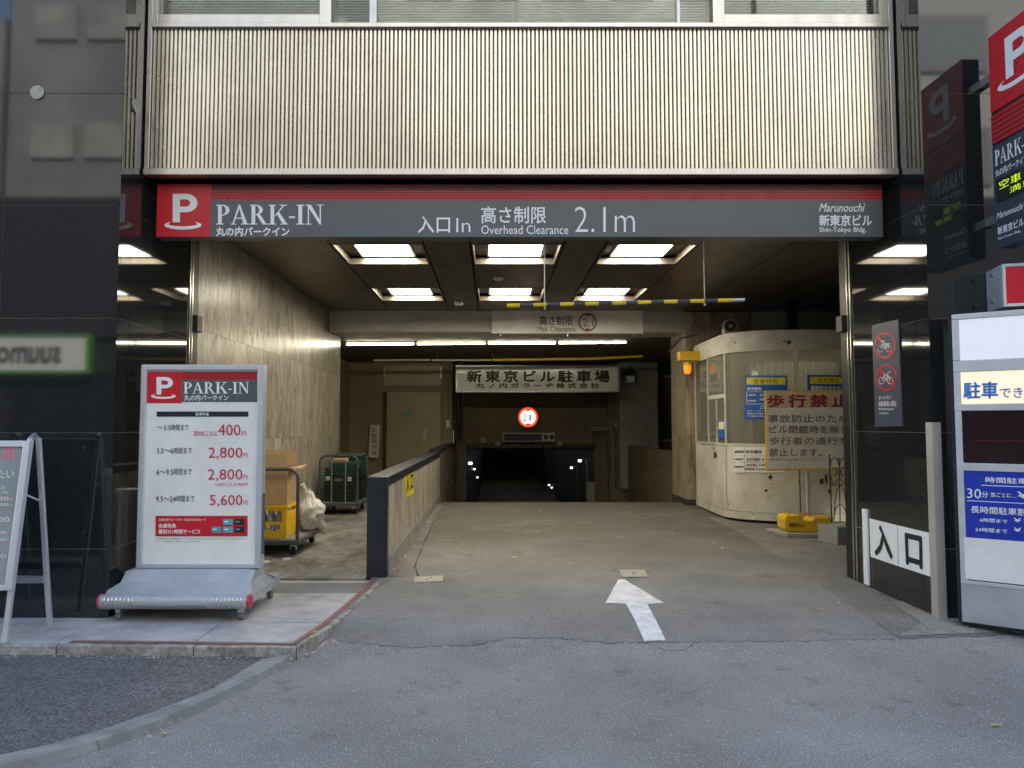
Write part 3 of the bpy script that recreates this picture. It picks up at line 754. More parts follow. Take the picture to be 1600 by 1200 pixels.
# ---- cross beam, low ceiling, interior walls
bm = MB(); bm.box((XL, 12.17, 3.0), (7.4, 12.9, 3.6)); 
tag(bm.build('cross_beam', 'beam', bevel=.03), 'grey painted cross beam closing the bronze ceiling', 'beam', kind='structure')
boxo('beam_trim', (XL, 12.15, CEIL - .012), (7.4, 12.168, CEIL + .03), 'alu', None); tag(bpy.data.objects['beam_trim'], 'thin pale metal trim along the beam top', 'trim', kind='structure')
tag(boxo('low_ceiling', (-4, 12.9, 3.02), (8, 19, 3.12), 'low_ceil'), 'sooty dark low ceiling over the ramp', 'ceiling', kind='structure')
# left marble wall slabs
mw = T('marble_wall', 'tall veined beige marble wall on the left behind the trolleys', 'wall', (XL, 10, 0))
boxo('wall_core', (XL - .3, 6.82, 0), (XL - .03, 13.15, 3.6), 'plaster_dark', mw)
my = [6.815, 8.38, 9.95, 11.5, 13.15]; mz = [.09, .23, 1.29, 2.35, 3.4]
for y0, y1 in zip(my, my[1:]):
    for z0, z1 in zip(mz, mz[1:]):
        boxo('marble_slab', (XL - .028, y0 + .0015, z0 + .0015), (XL + random.uniform(-.001, .0005), y1 - .0015, z1 - .0015), 'marble', mw)
# right marble column
mc = T('marble_column', 'veined marble column behind the attendant booth', 'column', (3.7, 12.4, 0))
boxo('column_core', (3.2, 12.2, 0), (4.24, 13.12, 3.6), 'joint', mc)
for z0, z1 in zip([.24, 1.29, 2.35], [1.29, 2.35, 3.4]):
    for x_0, x_1 in ((3.17, 3.72), (3.72, 4.27)):
        boxo('marble_slab', (x_0 + .001, 12.15, z0 + .001), (x_1 - .001, 12.2, z1 - .001), 'marble_dark', mc)
    boxo('marble_slab', (3.17, 12.201, z0 + .001), (3.2, 13.15, z1 - .001), 'marble_dark', mc)
boxo('plinth', (3.16, 12.14, .0), (4.28, 13.16, .239), 'tunnel', mc)
# back walls
bw = T('back_wall', 'yellowed plaster wall at the back of the loading bay', 'wall', (-2.3, 18.3, 0), kind='structure')
boxo('wall', (-3.6, 18.3, -.1), (-1.04, 18.5, 3.02), 'plaster', bw)
boxo('side_wall', (-3.75, 13.15, -.1), (-3.6, 18.5, 3.02), 'plaster', bw)
boxo('return_wall', (-3.6, 13.151, -.1), (XL - .03, 13.3, 3.02), 'plaster', bw)
rw = T('right_wall', 'dim plaster walls at the far right of the car park entrance', 'wall', (7.4, 10, 0), kind='structure')
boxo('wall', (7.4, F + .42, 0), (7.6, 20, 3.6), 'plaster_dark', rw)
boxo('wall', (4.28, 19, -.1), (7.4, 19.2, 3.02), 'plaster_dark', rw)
# portal
pw = T('portal_wall', 'brown plaster portal wall around the dark ramp opening', 'wall', (1.1, 19, 0), kind='structure')
PYY = 19.0; xl, xr, zl = at(728, 720, PYY).x, at(930, 720, PYY).x, at(800, 700, PYY).z
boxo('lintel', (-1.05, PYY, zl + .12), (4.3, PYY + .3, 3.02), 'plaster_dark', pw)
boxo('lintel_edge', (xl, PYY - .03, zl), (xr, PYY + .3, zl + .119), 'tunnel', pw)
hz = MB()
for i in range(22):
    a = xl + .05 + i * .15
    if a + .14 < xr: hz.quad([(a, PYY - .032, zl + .005), (a + .06, PYY - .032, zl + .005), (a + .13, PYY - .032, zl + .115), (a + .07, PYY - .032, zl + .115)])
hz.build('hazard_stripe', 'stripe_gap', pw)
boxo('jamb', (-1.05, PYY, -2.2), (xl, PYY + .3, zl + .119), 'plaster_dark', pw)
boxo('jamb', (xr, PYY, -2.2), (4.3, PYY + .3, zl + .119), 'plaster_dark', pw)
boxo('pilaster', (at(950, 700, 18.9).x, 18.75, -2.2), (3.3, PYY - .001, 3.02), 'plaster_dark', pw)
boxo('pale_kerb_block', (at(916, 770, 18.9).x, 18.8, -1.2), (at(931, 770, 18.9).x - .03, PYY - .002, at(900, 753, 18.9).z), 'conc', pw)
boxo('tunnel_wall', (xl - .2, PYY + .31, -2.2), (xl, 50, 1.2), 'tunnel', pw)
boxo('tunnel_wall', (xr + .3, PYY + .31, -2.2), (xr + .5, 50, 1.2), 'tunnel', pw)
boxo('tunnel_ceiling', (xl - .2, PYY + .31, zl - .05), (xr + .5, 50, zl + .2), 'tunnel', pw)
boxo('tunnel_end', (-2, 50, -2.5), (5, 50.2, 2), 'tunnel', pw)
# ramp side walls below floor
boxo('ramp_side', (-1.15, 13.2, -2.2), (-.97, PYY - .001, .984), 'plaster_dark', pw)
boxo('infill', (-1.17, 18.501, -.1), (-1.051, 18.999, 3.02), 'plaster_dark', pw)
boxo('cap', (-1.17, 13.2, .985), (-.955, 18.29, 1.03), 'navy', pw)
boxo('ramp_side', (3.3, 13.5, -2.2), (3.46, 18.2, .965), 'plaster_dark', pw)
boxo('ramp_side', (3.3, 12.6, -1.2), (3.46, 13.49, .14), 'plaster_dark', pw)
gc = T('concrete_column', 'square grey concrete column right of the hanging car park banner', 'column', (3.6, 18.2, 0))
boxo('shaft', (at(968, 620, 18.25).x, 18.25, -.1), (at(1028, 620, 18.25).x, 18.74, 3.02), 'conc', gc, bevel=.01)
# parapet wall by the ramp
pp = T('parapet_wall', 'low marble clad wall with black granite end beside the ramp', 'wall', (-1.06, 6.74, 0))
boxo('core', (-1.14, 6.8, .05), (-.99, 13.2, .93), 'conc', pp)
boxo('end_slab', (-1.152, 6.72, .06), (-.966, 6.80, .90), 'navy', pp, bevel=.004)
boxo('end_cap', (-1.158, 6.71, .902), (-.960, 6.80, .988), 'navy', pp, bevel=.012)
for y0, y1 in zip([6.802, 8.4, 10.0, 11.6], [8.4, 10.0, 11.6, 13.2]):
    boxo('marble_slab', (-.989, y0 + .001, .24), (-.968 + random.uniform(0, .001), y1 - .001, .90), 'marble_grey', pp)
    boxo('cap_slab', (-1.158, y0 + .001, .902), (-.955, y1 - .001, .988), 'navy', pp, bevel=.006)
    boxo('marble_slab', (-1.155, y0 + .001, .09), (-1.141, y1 - .001, .90), 'marble_grey', pp)
    boxo('base_band', (-.99, y0, .0), (-.955, y1, .238), 'conc', pp)
st = PX(-.9665)
q = [(633, 735), (646, 728), (646, 771), (633, 779)]
t = T('entrance_sticker', 'small yellow sticker reading 入口 on the low marble wall', 'sticker', st(640, 750))
patch(q, st, 'yellow', t, 'sheet', .003)
text('入', [(634, 742), (639, 739), (639, 768), (634, 771)], st, 'ink', t, .03, .005)
text('口', [(641, 743), (645, 741), (645, 762), (641, 765)], st, 'ink', t, .03, .005)
# wedge of concrete fillet by the parapet
fp = gpoly([(606, 902), (652, 900), (648, 880), (662, 845), (690, 790), (684, 788)])
tag(drape(fp, .005).build('gutter', 'rough'), 'dark gritty gutter along the foot of the low marble wall', 'gutter', kind='structure')

# dark pipe left of banner, conduits
t = T('downpipe', 'dark vertical pipe at the left edge of the ramp portal', 'pipe', at(718, 690, 18))
for px, r_ in ((716, .05), (722, .025)):
    a = at(px, 688, 18.0); b_ = at(px, 570, 18.0); MB().tube([a, (a.x, a.y, 3.02)], r_, 12).build('pipe', 'dark_metal', t, smooth=True)
t = T('conduit', 'thin conduits with junction boxes on the portal wall, right side', 'conduit', at(955, 660, 18.9))
def pts(l, Y): return [at(x, y, Y) for x, y in l]
MB().tube(pts([(923, 692), (923, 672), (926, 668), (958, 668)], 18.65), .015, 6).build('pipe', 'conc', t)
MB().tube(pts([(926, 672), (955, 671), (958, 676), (959, 780)], 18.68), .018, 6).build('pipe', 'conc', t)
a, b_ = at(960, 656, 18.7), at(967, 668, 18.7); boxo('junction_box', (a.x, 18.6, b_.z), (b_.x, 18.74, a.z), 'plaster', t)
for px, py in ((755, 688), (778, 693), (874, 693)):
    a = at(px, py, 18.9); tag(boxo('wall_box', (a.x - .06, 18.86, a.z - .06), (a.x + .06, 18.96, a.z + .06), 'plaster'), {755: 'small square box on the portal wall, left of the display unit', 778: 'small sensor box under the left end of the display unit', 874: 'small sensor box right of the display unit'}[px], 'wall box')
# weep holes on ramp sides
for px, py, X in ((699, 741, -.969), (705, 753, -.969), (1009, 745, 3.299), (1030, 735, 3.299)):
    p = PX(X)(px, py); s = 1 if X < 0 else -1
    t = MB().disc(p, (s, 0, 0), .09 if X > 0 else .07, .015, 16).build('round_fitting', 'coffer', smooth=True)
    tag(t, {699: 'small round light fitting on the left ramp wall, upper', 705: 'small round light fitting on the left ramp wall, lower', 1009: 'round fitting on the right ramp wall, farther one', 1030: 'round fitting on the right ramp wall, nearer one'}[px], 'wall fitting', 'round fittings on the ramp walls')
# tunnel lamps
for i, (px, py, Y, w) in enumerate(((735, 724, 20.5, .045), (741, 733, 24, .03), (746, 746, 30, .03), (906, 720, 20.5, .04), (893, 731, 23, .035), (858, 758, 33, .035), (862, 762, 36, .03))):
    p = at(px, py, Y); t = T('tunnel_lamp', ['bright white lamp at the upper left of the ramp tunnel', 'thin second lamp deeper on the left tunnel wall', 'third small lamp low on the left tunnel wall', 'bright lamp at the upper right of the ramp tunnel', 'second lamp on the right tunnel wall with a bracket', 'small distant lamp on the right of the tunnel floor', 'smallest most distant tunnel lamp'][i], 'lamp', p, 'small lamps in the ramp tunnel')
    MB().box((p.x - w, p.y, p.z - w * .7), (p.x + w, p.y + .05, p.z + w * .7)).build('lens', 'white_lit', t)
    s = -1 if px < 800 else 1
    MB().box((p.x - w * 1.1, p.y + .051, p.z - w), (p.x + w * 1.1, p.y + .12, p.z + w)).build('housing', 'dark_metal', t)
    MB().tube([(p.x + s * w, p.y + .1, p.z), (p.x + s * (w + .15), p.y + .1, p.z + .05), (p.x + s * (w + .18), p.y + .1, p.z - 1.2)], .015, 6).build('cable', 'conc', t)

for i, yy in enumerate((27, 34, 42)):  # unseen lights added behind the lintel to brighten the tunnel floor
    t = T('added_tunnel_light', 'unseen fill light added under the tunnel ceiling, %s' % ['nearest to the ramp mouth', 'middle one', 'deepest one'][i], 'tube light', (1, yy, zl - .1), 'lights added in the tunnel')
    boxo('tube', (.3, yy, zl - .12), (1.7, yy + .06, zl - .06), 'added_tunnel_light', t); boxo('batten', (.25, yy - .03, zl - .059), (1.75, yy + .09, zl - .0505), 'plaster', t)
# ---- opposite side of the street (seen in reflections, sends light back)
def opposite(x0, x1, h, m, label, flr=3.6, wd=1.7, gap=1.0, y=-13, wh=1.9, win='opp_win'):
    t = T('opposite_building', label, 'building', ((x0 + x1) / 2, y, 0), 'buildings across the street')
    boxo('wall', (x0, y - 8, 0), (x1, y, h), m, t)
    base = None; z = 10.2 if win == 'opp_lit' else 9.3
    n = int((x1 - x0 - .6) // (wd + gap)); mg = ((x1 - x0) - n * (wd + gap) + gap) / 2
    while z + wh < h - .6:
        for i in range(n):
            xx = x0 + mg + i * (wd + gap)
            if base is None:
                base = MB().box((0, 0, 0), (wd, .07, wh)).build('window', win, t, loc=(xx, y + .02, z)); continue
            o = base.copy(); C.objects.link(o); o.location = Vector((xx, y + .02, z)) - wloc(t)
        z += flr
    boxo('podium', (x0 - .01, y + .0, .01), (x1 + .01, y + .07, 8.9), 'podium', t)
    boxo('cornice', (x0, y, 4.3), (x1, y + .25, 4.7), 'podium', t)
    boxo('shopfront', (x0 + .4, y, .3), (x1 - .4, y + .09, 3.2), 'shop_dark', t)
    return t
opposite(-34, -16.2, 15, 'opp_d', 'grey concrete building across the street, far left', 4.0, 1.4, .35, wh=1.15, win='opp_lit')
opposite(-16, -4.2, 19, 'opp_d', 'grey stone building across the street with the illuminated shop board', 4.0, 1.4, .35, wh=1.15, win='opp_lit')
opposite(-4, 8.8, 24, 'opp_a', 'tall beige tiled office across the street facing the entrance', 3.4, 1.5, .8)
opposite(9, 32, 18, 'opp_b', 'grey concrete office across the street, far right', 3.8, 2.4, 1.2)
t = T('shop_board', 'white illuminated shop board with green edge across the street', 'shop sign', (-12.5, -12.6, 3.6))
zb0, zb1 = 3.1, 4.35
boxo('panel', (-17.0, -12.8, zb0 + .1), (-12.95, -12.55, zb1 - .1), 'suumo', t)
for a, b in (((-17.1, -12.81, zb1 - .099), (-12.8, -12.53, zb1)), ((-17.1, -12.81, zb0), (-12.8, -12.53, zb0 + .099)), ((-12.949, -12.81, zb0 + .1), (-12.8, -12.53, zb1 - .1))): boxo('border', a, b, 'green', t)
text('suumo', None, None, 'ink', t, .035, fmap=lambda u, v: Vector((-13.75 - u * 2.0, -12.545, 3.43 + v * .50)))

# ================================================================== SIGNS
# ---- header sign
hs = T('header_sign', 'long grey and red header sign with 入口 高さ制限 2.1m over the entrance', 'sign', at(810, 370, SP))
S = PY(SP)
zt_, zb_ = at(800, 288, SP).z, at(800, 370, SP).z
hx0, hx1 = at(245, 330, SP).x, at(1379, 330, SP).x
mid = at(819, 330, SP).x
boxo('body', (hx0, SP + .004, zb_), (hx1, SP + .13, zt_), 'sign_grey', hs)
rs = at(329, 330, SP).x
boxo('red_square', (hx0, SP, zb_), (rs, SP + .0035, zt_), 'red', hs)
zs_ = at(800, 313, SP).z
for a, b in ((rs + .001, mid - .002), (mid + .002, hx1)):
    boxo('face_panel', (a, SP, zb_), (b, SP + .0035, zs_ - .001), 'sign_grey', hs)
    boxo('band', (a, SP + .001, zs_), (b, SP + .0035, zt_), 'stripe_gap', hs)
    hh = (zt_ - zs_) / 6
    for k in range(6):
        boxo('stripe', (a, SP - .001 - k * 0, zs_ + hh * k), (b, SP + .0009, zs_ + hh * (k + (.62 - k * .03))), 'dkred' if k > 3 else 'red', hs)
plogo((245, 288, 329, 373), S, 'white', hs)
serif('PARK-IN', (338, 320, 506, 351), S, 'white', hs)
for b, q, w in (('丸の内パークイン', (338, 355, 452, 369), .03), ('入口', (653, 338, 703, 364), .012), ('In', (713, 341, 735, 363), -.008), ('高さ制限', (752, 323, 853, 349), .012),
                ('Overhead Clearance', (752, 352, 888, 366), 0), ('2.1m', (898, 323, 992, 363), -.012), ('新東京ビル', (1280, 336, 1362, 353), .03), ('Shin-Tokyo Bldg.', (1280, 355, 1353, 365), .015)):
    text(b, q, S, 'white', hs, w)
text('Marunouchi', (1281, 318, 1350, 331), S, 'white', hs, .01, shear=.05)
# ---- clearance bar
YB = 6.1
cb = T('clearance_bar', 'yellow and grey striped clearance bar hanging on two thin rods', 'height bar', at(978, 474, YB))
xsb = [792, 812, 833, 854, 875, 896, 914, 935, 956, 978, 996, 1017, 1037, 1058, 1078, 1100, 1121, 1142, 1163]
yb = lambda x: 477.5 - (x - 792) / (1163 - 792) * 9
for i in range(len(xsb) - 1):
    a, b = at(xsb[i], yb(xsb[i]), YB), at(xsb[i + 1], yb(xsb[i + 1]), YB)
    MB().tube([a, b], .0175, 14).build('bar_band', 'yellow_pipe' if i % 2 == 0 else 'sign_navy' if i < 17 else 'alu', cb, smooth=True)
for x in (851, 1101):
    a = at(x, yb(x) + 6, YB); MB().tube([a, (a.x, a.y, CEIL)], .0045, 8).build('rod', 'alu', cb)
    MB().tube([a + Vector((0, 0, -.008)), a + Vector((0, 0, .012))], .009, 10).build('nut', 'alu', cb)
    c = at(x, 376, YB); MB().tube([c + Vector((-.02, 0, .015)), c, c + Vector((.02, 0, .015))], .004, 6).build('hook', 'alu', cb)
# ---- max clearance board
YC = 12.08; SC = PY(YC)
mb_ = T('clearance_board', 'beige hanging board reading 高さ制限 Max Clearance with a red 2.1 circle', 'sign', at(887, 521, YC))
a, b = at(768, 484, YC), at(1005, 521, YC)
boxo('panel', (a.x, YC + .001, b.z), (b.x, YC + .05, a.z), 'sheet', mb_, bevel=.004)
text('高さ制限', (843, 494, 895, 508), SC, 'ink', mb_, .012); text('Max Clearance', (840, 510, 899, 518), SC, 'ink', mb_, 0)
def ring(c, r0, r1, surf, m, parent, off=.004, name='ring', n=40, sx=1.0):
    v = []; f = []
    for i in range(n):
        a = 2 * math.pi * i / n
        v += [surf(c[0] + math.cos(a) * r0 * sx, c[1] + math.sin(a) * r0, off), surf(c[0] + math.cos(a) * r1 * sx, c[1] + math.sin(a) * r1, off)]
        j = (i + 1) % n; f.append((2 * i, 2 * i + 1, 2 * j + 1, 2 * j))
    return MB().add(v, f).build(name, m, parent)
def disc2(c, r, surf, m, parent, off=.003, name='disc', n=40, sx=1.0):
    return MB().add([surf(c[0] + math.cos(2 * math.pi * i / n) * r * sx, c[1] + math.sin(2 * math.pi * i / n) * r, off) for i in range(n)], [tuple(range(n))]).build(name, m, parent)
ring((918, 503.5), 14.5, 12, SC, 'maroon', mb_)
text('2.1', (911, 497, 927, 510), SC, 'ink', mb_, -.01)
for s in (-1, 1):
    MB().add([SC(918 - 6, 503.5 + s * 12.5, .005), SC(918 + 6, 503.5 + s * 12.5, .005), SC(918, 503.5 + s * 8.5, .005)], [(0, 1, 2)]).build('arrow', 'maroon', mb_)
for x in (782, 887, 991):
    a = at(x, 521, YC); boxo('bracket', (a.x - .008, YC + .01, a.z - .05), (a.x + .008, YC + .03, a.z), 'alu', mb_)
# ---- banner over the ramp
YN = 17.4; SN = PY(YN)
bn = T('banner_sign', 'wide white banner sign with bold black 駐車場 hanging before the ramp', 'sign', at(840, 611, YN))
a, b = at(715, 573, YN), at(965, 611, YN)
boxo('panel', (a.x, YN + .001, b.z), ((a.x + b.x) / 2 - .003, YN + .08, a.z), 'white_poster', bn)
boxo('panel', ((a.x + b.x) / 2 + .003, YN + .001, b.z), (b.x, YN + .08, a.z), 'white_poster', bn)
for q in ((a.x - .04, a.z, b.x + .04, a.z + .03), (a.x - .04, b.z - .03, b.x + .04, b.z)):
    boxo('frame_rail', (q[0], YN - .02, q[1] + .001), (q[2], YN + .09, q[3] - .001), 'alu', bn)
for x in (a.x - .04, b.x + .005): boxo('frame_rail', (x, YN - .02, b.z), (x + .035, YN + .09, a.z), 'alu', bn)
text('新東京ビル駐車場', (730, 579, 952, 597), SN, 'ink', bn, .035, sp=1.35)
text('丸ノ内ガラーヂ株式会社', (744, 598.5, 936, 606.5), SN, 'ink', bn, .03, sp=1.6)
# round lit sign
YR = 18.6; SR = PY(YR)
rr = T('round_sign', 'small glowing round height limit sign 2.1 with red ring over the ramp', 'road sign', at(825, 652, YR))
c = at(825, 652, YR); MB().disc(c + Vector((0, .08, 0)), (0, -1, 0), .27, .078, 40).build('housing', 'dark_metal', rr, smooth=True)
disc2((825, 652), 12.4, SR, 'sign_lit', rr, .003, 'face'); ring((825, 652), 15.5, 12.2, SR, 'red_lit', rr, .006)
text('2', (817.5, 647, 823.5, 658), SR, 'blue', rr, 0, .008); text('1', (827, 648, 829.5, 657.5), SR, 'blue', rr, 0, .008)
for s in (-1, 1): MB().add([SR(820, 652 + s * 12, .009), SR(830, 652 + s * 12, .009), SR(825, 652 + s * 9, .009)], [(0, 1, 2)]).build('arrow', 'blue', rr)
MB().tube([c + Vector((0, .04, .27)), (c.x, c.y + .04, 3.02)], .012, 8).build('rod', 'dark_metal', rr)
# display unit
du = T('display_unit', 'long dark display unit with two round lamps over the ramp opening', 'display', at(826, 690, 18.7))
a, b = at(785, 676, 18.75), at(867, 690, 18.75)
boxo('case', (a.x, 18.75, b.z), (b.x, 18.96, a.z), 'beam', du, bevel=.01)
a2, b2 = at(787, 678, 18.74), at(847, 688.5, 18.74); boxo('screen', (a2.x, 18.735, b2.z), (b2.x, 18.749, a2.z), 'dark_glass', du)
for x in (853, 862): p = at(x, 683, 18.74); MB().disc(p + Vector((0, .009, 0)), (0, -1, 0), .06, .02, 20).build('lamp', 'ink', du, smooth=True)

# ---- price sign stand
YS = 5.5; SS = PY(YS)
ps = T('price_sign', 'wheeled parking price sign with white poster and silver base on the sidewalk', 'sign stand', (-2.25, YS, SZ))
A, B = at(219, 570, YS), at(411, 887, YS)
fx0, fx1, fz0, fz1 = at(219, 700, YS).x, at(411, 700, YS).x, B.z, A.z
fw = .042
for q in ((fx0, fz0, fx0 + fw, fz1), (fx1 - fw, fz0, fx1, fz1), (fx0 + fw + .001, fz1 - fw, fx1 - fw - .001, fz1), (fx0 + fw + .001, fz0, fx1 - fw - .001, fz0 + fw * .8)):
    boxo('frame_rail', (q[0], YS - .022, q[1]), (q[2], YS + .07, q[3]), 'alu_white', ps, bevel=.005)
boxo('backing', (fx0 + fw, YS + .001, fz0 + fw * .8), (fx1 - fw, YS + .05, fz1 - fw), 'white_poster', ps)
hdr = (228.5, 583, 402, 628)
patch((228.5, 581, 284, 630), SS, 'red', ps, 'red_square', .0015, .001)
patch((284.3, 594, 402, 628), SS, 'sign_grey', ps, 'grey_band', .0015, .001)
patch((284.3, 581, 402, 593.6), SS, 'dkred', ps, 'stripe_band', .0015, .001)
for k in range(5): patch((284.3, 583 + k * 2.2, 402, 584.2 + k * 2.2), SS, 'red', ps, 'stripe', .0025, .001)
plogo((228, 580, 284, 632), SS, 'white', ps)
serif('PARK-IN', (287, 597, 390, 615), SS, 'white', ps)
def tx(body, q, m='ink', w=0., off=.003, sp=1.): return text(body, q, SS, m, ps, w, off, sp)
tx('丸の内パークイン', (288, 617, 357, 626), 'white', .02)
patch((245, 643, 388, 651), SS, 'ink', ps, 'black_bar', .0015, .001); tx('駐車料金', (306, 644.5, 327, 649.5), 'white', .01)
tx('～3.5', (246, 664.5, 267, 672)); tx('時間まで', (268, 663, 295, 673)); tx('30', (303, 673.5, 312, 681), 'magenta', .01); tx('分ごとに', (313, 673, 340, 681), 'magenta', .01)
tx('400', (341, 663, 376, 680.5), 'magenta', .0); tx('円', (378, 674, 385, 681), 'magenta')
tx('3.5～6', (245, 700, 271, 708.5)); tx('時間まで', (272, 699, 300, 709)); tx('2,800', (326, 699, 379, 718), 'magenta'); tx('円', (380, 708, 387, 715), 'magenta')
tx('6～9.5', (245, 733.5, 271, 742)); tx('時間まで', (272, 732, 300, 742)); tx('2,800', (325, 733, 379, 752), 'magenta'); tx('円', (380, 742, 387, 749), 'magenta')
tx('+30分ごとに400円', (335, 753.5, 387, 759.5), 'magenta')
tx('9.5～24', (244, 775.5, 275, 784)); tx('時間まで', (276, 774, 304, 784)); tx('5,600', (328, 773, 379, 792), 'magenta'); tx('円', (380, 782, 387, 789), 'magenta')
patch((243, 806, 387, 838), SS, 'red', ps, 'red_card', .0015, .001)
tx('三菱地所グループカード及び丸の内カード', (248, 810, 322, 814), 'white', .01); tx('会員特典', (248, 818, 275, 825), 'white', .02); tx('最初の1時間サービス', (248, 827, 313, 834), 'white', .02)
for q, m in (((349, 811, 364, 820), 'teal'), ((367, 811, 382, 820), 'ink'), ((331, 823, 346, 832), 'teal'), ((349, 823, 364, 832), 'teal'), ((367, 823, 382, 832), 'ink')):
    patch(q, SS, m, ps, 'card_picture', .003, .001)
    x = q[0]; patch((x + 2, q[1] + 3, x + 8, q[1] + 5), SS, 'teal' if m == 'ink' else 'white', ps, 'card_mark', .0045, .001)
tx('※ご利用駐車場での料金精算時にカードをご提示いただいた場合に限ります。他のサービスとの併用はできません。', (243, 840, 386, 843), 'ink_grey'); tx('※サービスの適用は1台1回までとさせていただきます。', (243, 844.5, 315, 847.5), 'ink_grey')
# moulded base: section in Y-Z swept across X, front roller, caps, casters
bx0, bx1 = -2.735, -1.725
prof = [(5.235, .19), (5.235, .262), (5.29, .292), (5.36, .335), (5.43, .40), (5.60, .40), (5.68, .345), (5.80, .30), (5.92, .275), (5.95, .24), (5.95, .19)]
b = MB(); n = len(prof); vs = []
for x, k in ((bx0, 0), (bx0 + .06, 1), (bx1 - .06, 1), (bx1, 0)):
    for y, z in prof: vs.append((x + (.05 * (z > .33) if x < -2.2 else -.02 * (z > .33)), y, z - (0.008 if k == 0 else 0)))
fs = [tuple(range(n)), tuple(reversed(range(3 * n, 4 * n)))]
for k in range(3):
    for i in range(n): j = (i + 1) % n; fs.append((k * n + j, k * n + i, (k + 1) * n + i, (k + 1) * n + j))
b.add(vs, fs).build('base', 'bluegrey', ps, bevel=.006)
b = MB()
for yy in (5.225,):
    b.tube([(bx0 - .005, yy, .222), (bx1 + .005, yy, .222)], .05, 20)
b.build('front_roller', 'bluegrey', ps, smooth=True)
MB().tube([(bx0 - .005, 5.955, .23), (bx1 + .005, 5.955, .23)], .045, 20).build('rear_roller', 'bluegrey', ps, smooth=True)
for x, s in ((bx0 - .005, -1), (bx1 + .005, 1)):
    MB().tube([(x, 5.225, .222), (x + s * .018, 5.225, .222), (x + s * .028, 5.225, .222)], [.051, .049, .03], 20).build('end_cap', 'red_cap', ps, smooth=True)
gvs = MB()
for s, x in ((1, bx0 + .03), (-1, bx1 - .03)):
    for k in range(8): gvs.tube([(x + s * k * .028, 5.225 + .052 * math.cos(a), .222 + .052 * math.sin(a)) for a in [R(110) + R(140) * i / 8 for i in range(9)]], .004, 5)
gvs.build('grip_ridge', 'alu', ps, kind='stuff')
boxo('handle_recess', (bx0 + .26, 5.165, .182), (bx1 - .28, 5.172 + .02, .197), 'sign_grey', ps, bevel=.004)
for x in (bx0 + .09, bx1 - .06):
    for y in (5.27, 5.93):
        boxo_ = MB().box((x - .018, y - .02, SZ + .06), (x + .018, y + .02, .19)); o = boxo_.build('caster', 'alu', ps, bevel=.004)
        MB().tube([(x - .016, y + .02, SZ + .035), (x + .016, y + .02, SZ + .035)], .035, 16).build('wheel', 'caster', o, smooth=True)
boxo('rear_cable', (fx1 + .001, YS + .01, .5), (fx1 + .012, YS + .03, .95), 'sign_grey', ps)

# ---- chalkboard A-frame
cf = T('chalkboard_stand', 'folding chalkboard stand with silver frame by the left granite wall', 'chalkboard', (-3.4, 4.95, SZ))
xr_, xl_ = -3.075, -3.70; ztop = 1.365
def bar(name, a, b, w, d, m, parent):
    a, b = Vector(a), Vector(b); dr = (b - a).normalized(); sx = Vector((1, 0, 0)); sy = dr.cross(sx).normalized()
    if abs(dr.x) > .9: sx = Vector((0, 0, 1)); sy = Vector((0, 1, 0))
    o = MB().hexa([a - sx * w / 2 - sy * d / 2, a + sx * w / 2 - sy * d / 2, a + sx * w / 2 + sy * d / 2, a - sx * w / 2 + sy * d / 2,
                   b - sx * w / 2 - sy * d / 2, b + sx * w / 2 - sy * d / 2, b + sx * w / 2 + sy * d / 2, b - sx * w / 2 + sy * d / 2])
    return o.build(name, m, parent, bevel=.004)
ft, fb = (4.93, ztop), (4.74, SZ); rt, rb = (4.97, ztop), (5.17, SZ)
for x in (xr_, xl_):
    bar('front_leg', (x - .02, fb[0], fb[1]), (x - .02, ft[0], ft[1]), .032, .028, 'alu_white', cf)
    bar('rear_leg', (x + .006, rb[0], rb[1]), (x + .006, rt[0], rt[1]), .032, .026, 'alu_white', cf)
    MB().tube([(x - .01, 4.915, ztop + .0), (x - .01, 4.95, ztop + .02), (x - .01, 4.985, ztop)], .018, 10).build('hinge', 'alu', cf, smooth=True)
def lerp2(a, b, t): return (a[0] + (b[0] - a[0]) * t, a[1] + (b[1] - a[1]) * t)
tb = (.40 - SZ) / (ztop - SZ)
yf, zf = lerp2(fb, ft, tb); yt, zt2 = lerp2(fb, ft, .985)
nrm = Vector((0, -(ztop - SZ), (ft[0] - fb[0]))).normalized()
def cboard(u, v, off): # u along x, v up
    return Vector((xl_ + (xr_ - xl_) * u, yf + (yt - yf) * v, zf + (zt2 - zf) * v)) + nrm * off
def cslab(u0, u1, v0, v1, o0, o1, name, m, bevel=0):
    return MB().hexa([cboard(u0, v0, o0), cboard(u1, v0, o0), cboard(u1, v1, o0), cboard(u0, v1, o0), cboard(u0, v0, o1), cboard(u1, v0, o1), cboard(u1, v1, o1), cboard(u0, v1, o1)]).build(name, m, cf, bevel=bevel)
cslab(.02, .955, .01, .985, .016, .024, 'board', 'chalk')
cslab(.93, 1.0, -.005, 1.0, .016, .04, 'frame_rail', 'alu_white', .006); cslab(0, .07, -.005, 1.0, .016, .04, 'frame_rail', 'alu_white', .006)
cslab(.071, .929, .955, 1.0, .016, .038, 'frame_rail', 'alu_white', .004); cslab(.071, .929, -.005, .03, .016, .038, 'frame_rail', 'alu_white', .004)
for z, t_ in ((.40, 0),):
    y1_ = lerp2(rb, rt, (z - SZ) / (ztop - SZ))[0]
    bar('cross_bar', (xl_, y1_ - .02, z), (xr_, y1_ - .02, z), .05, .02, 'alu', cf)
bar('stay', (xr_ - .03, 4.84, 1.02), (xr_ - .01, 5.06, .93), .012, .012, 'alu_white', cf)
CSURF = Plane(cboard(.5, .5, .0245), nrm)
def ctext(b, q, m, w=.0): return text(b, q, CSURF, m, cf, w, .0012)
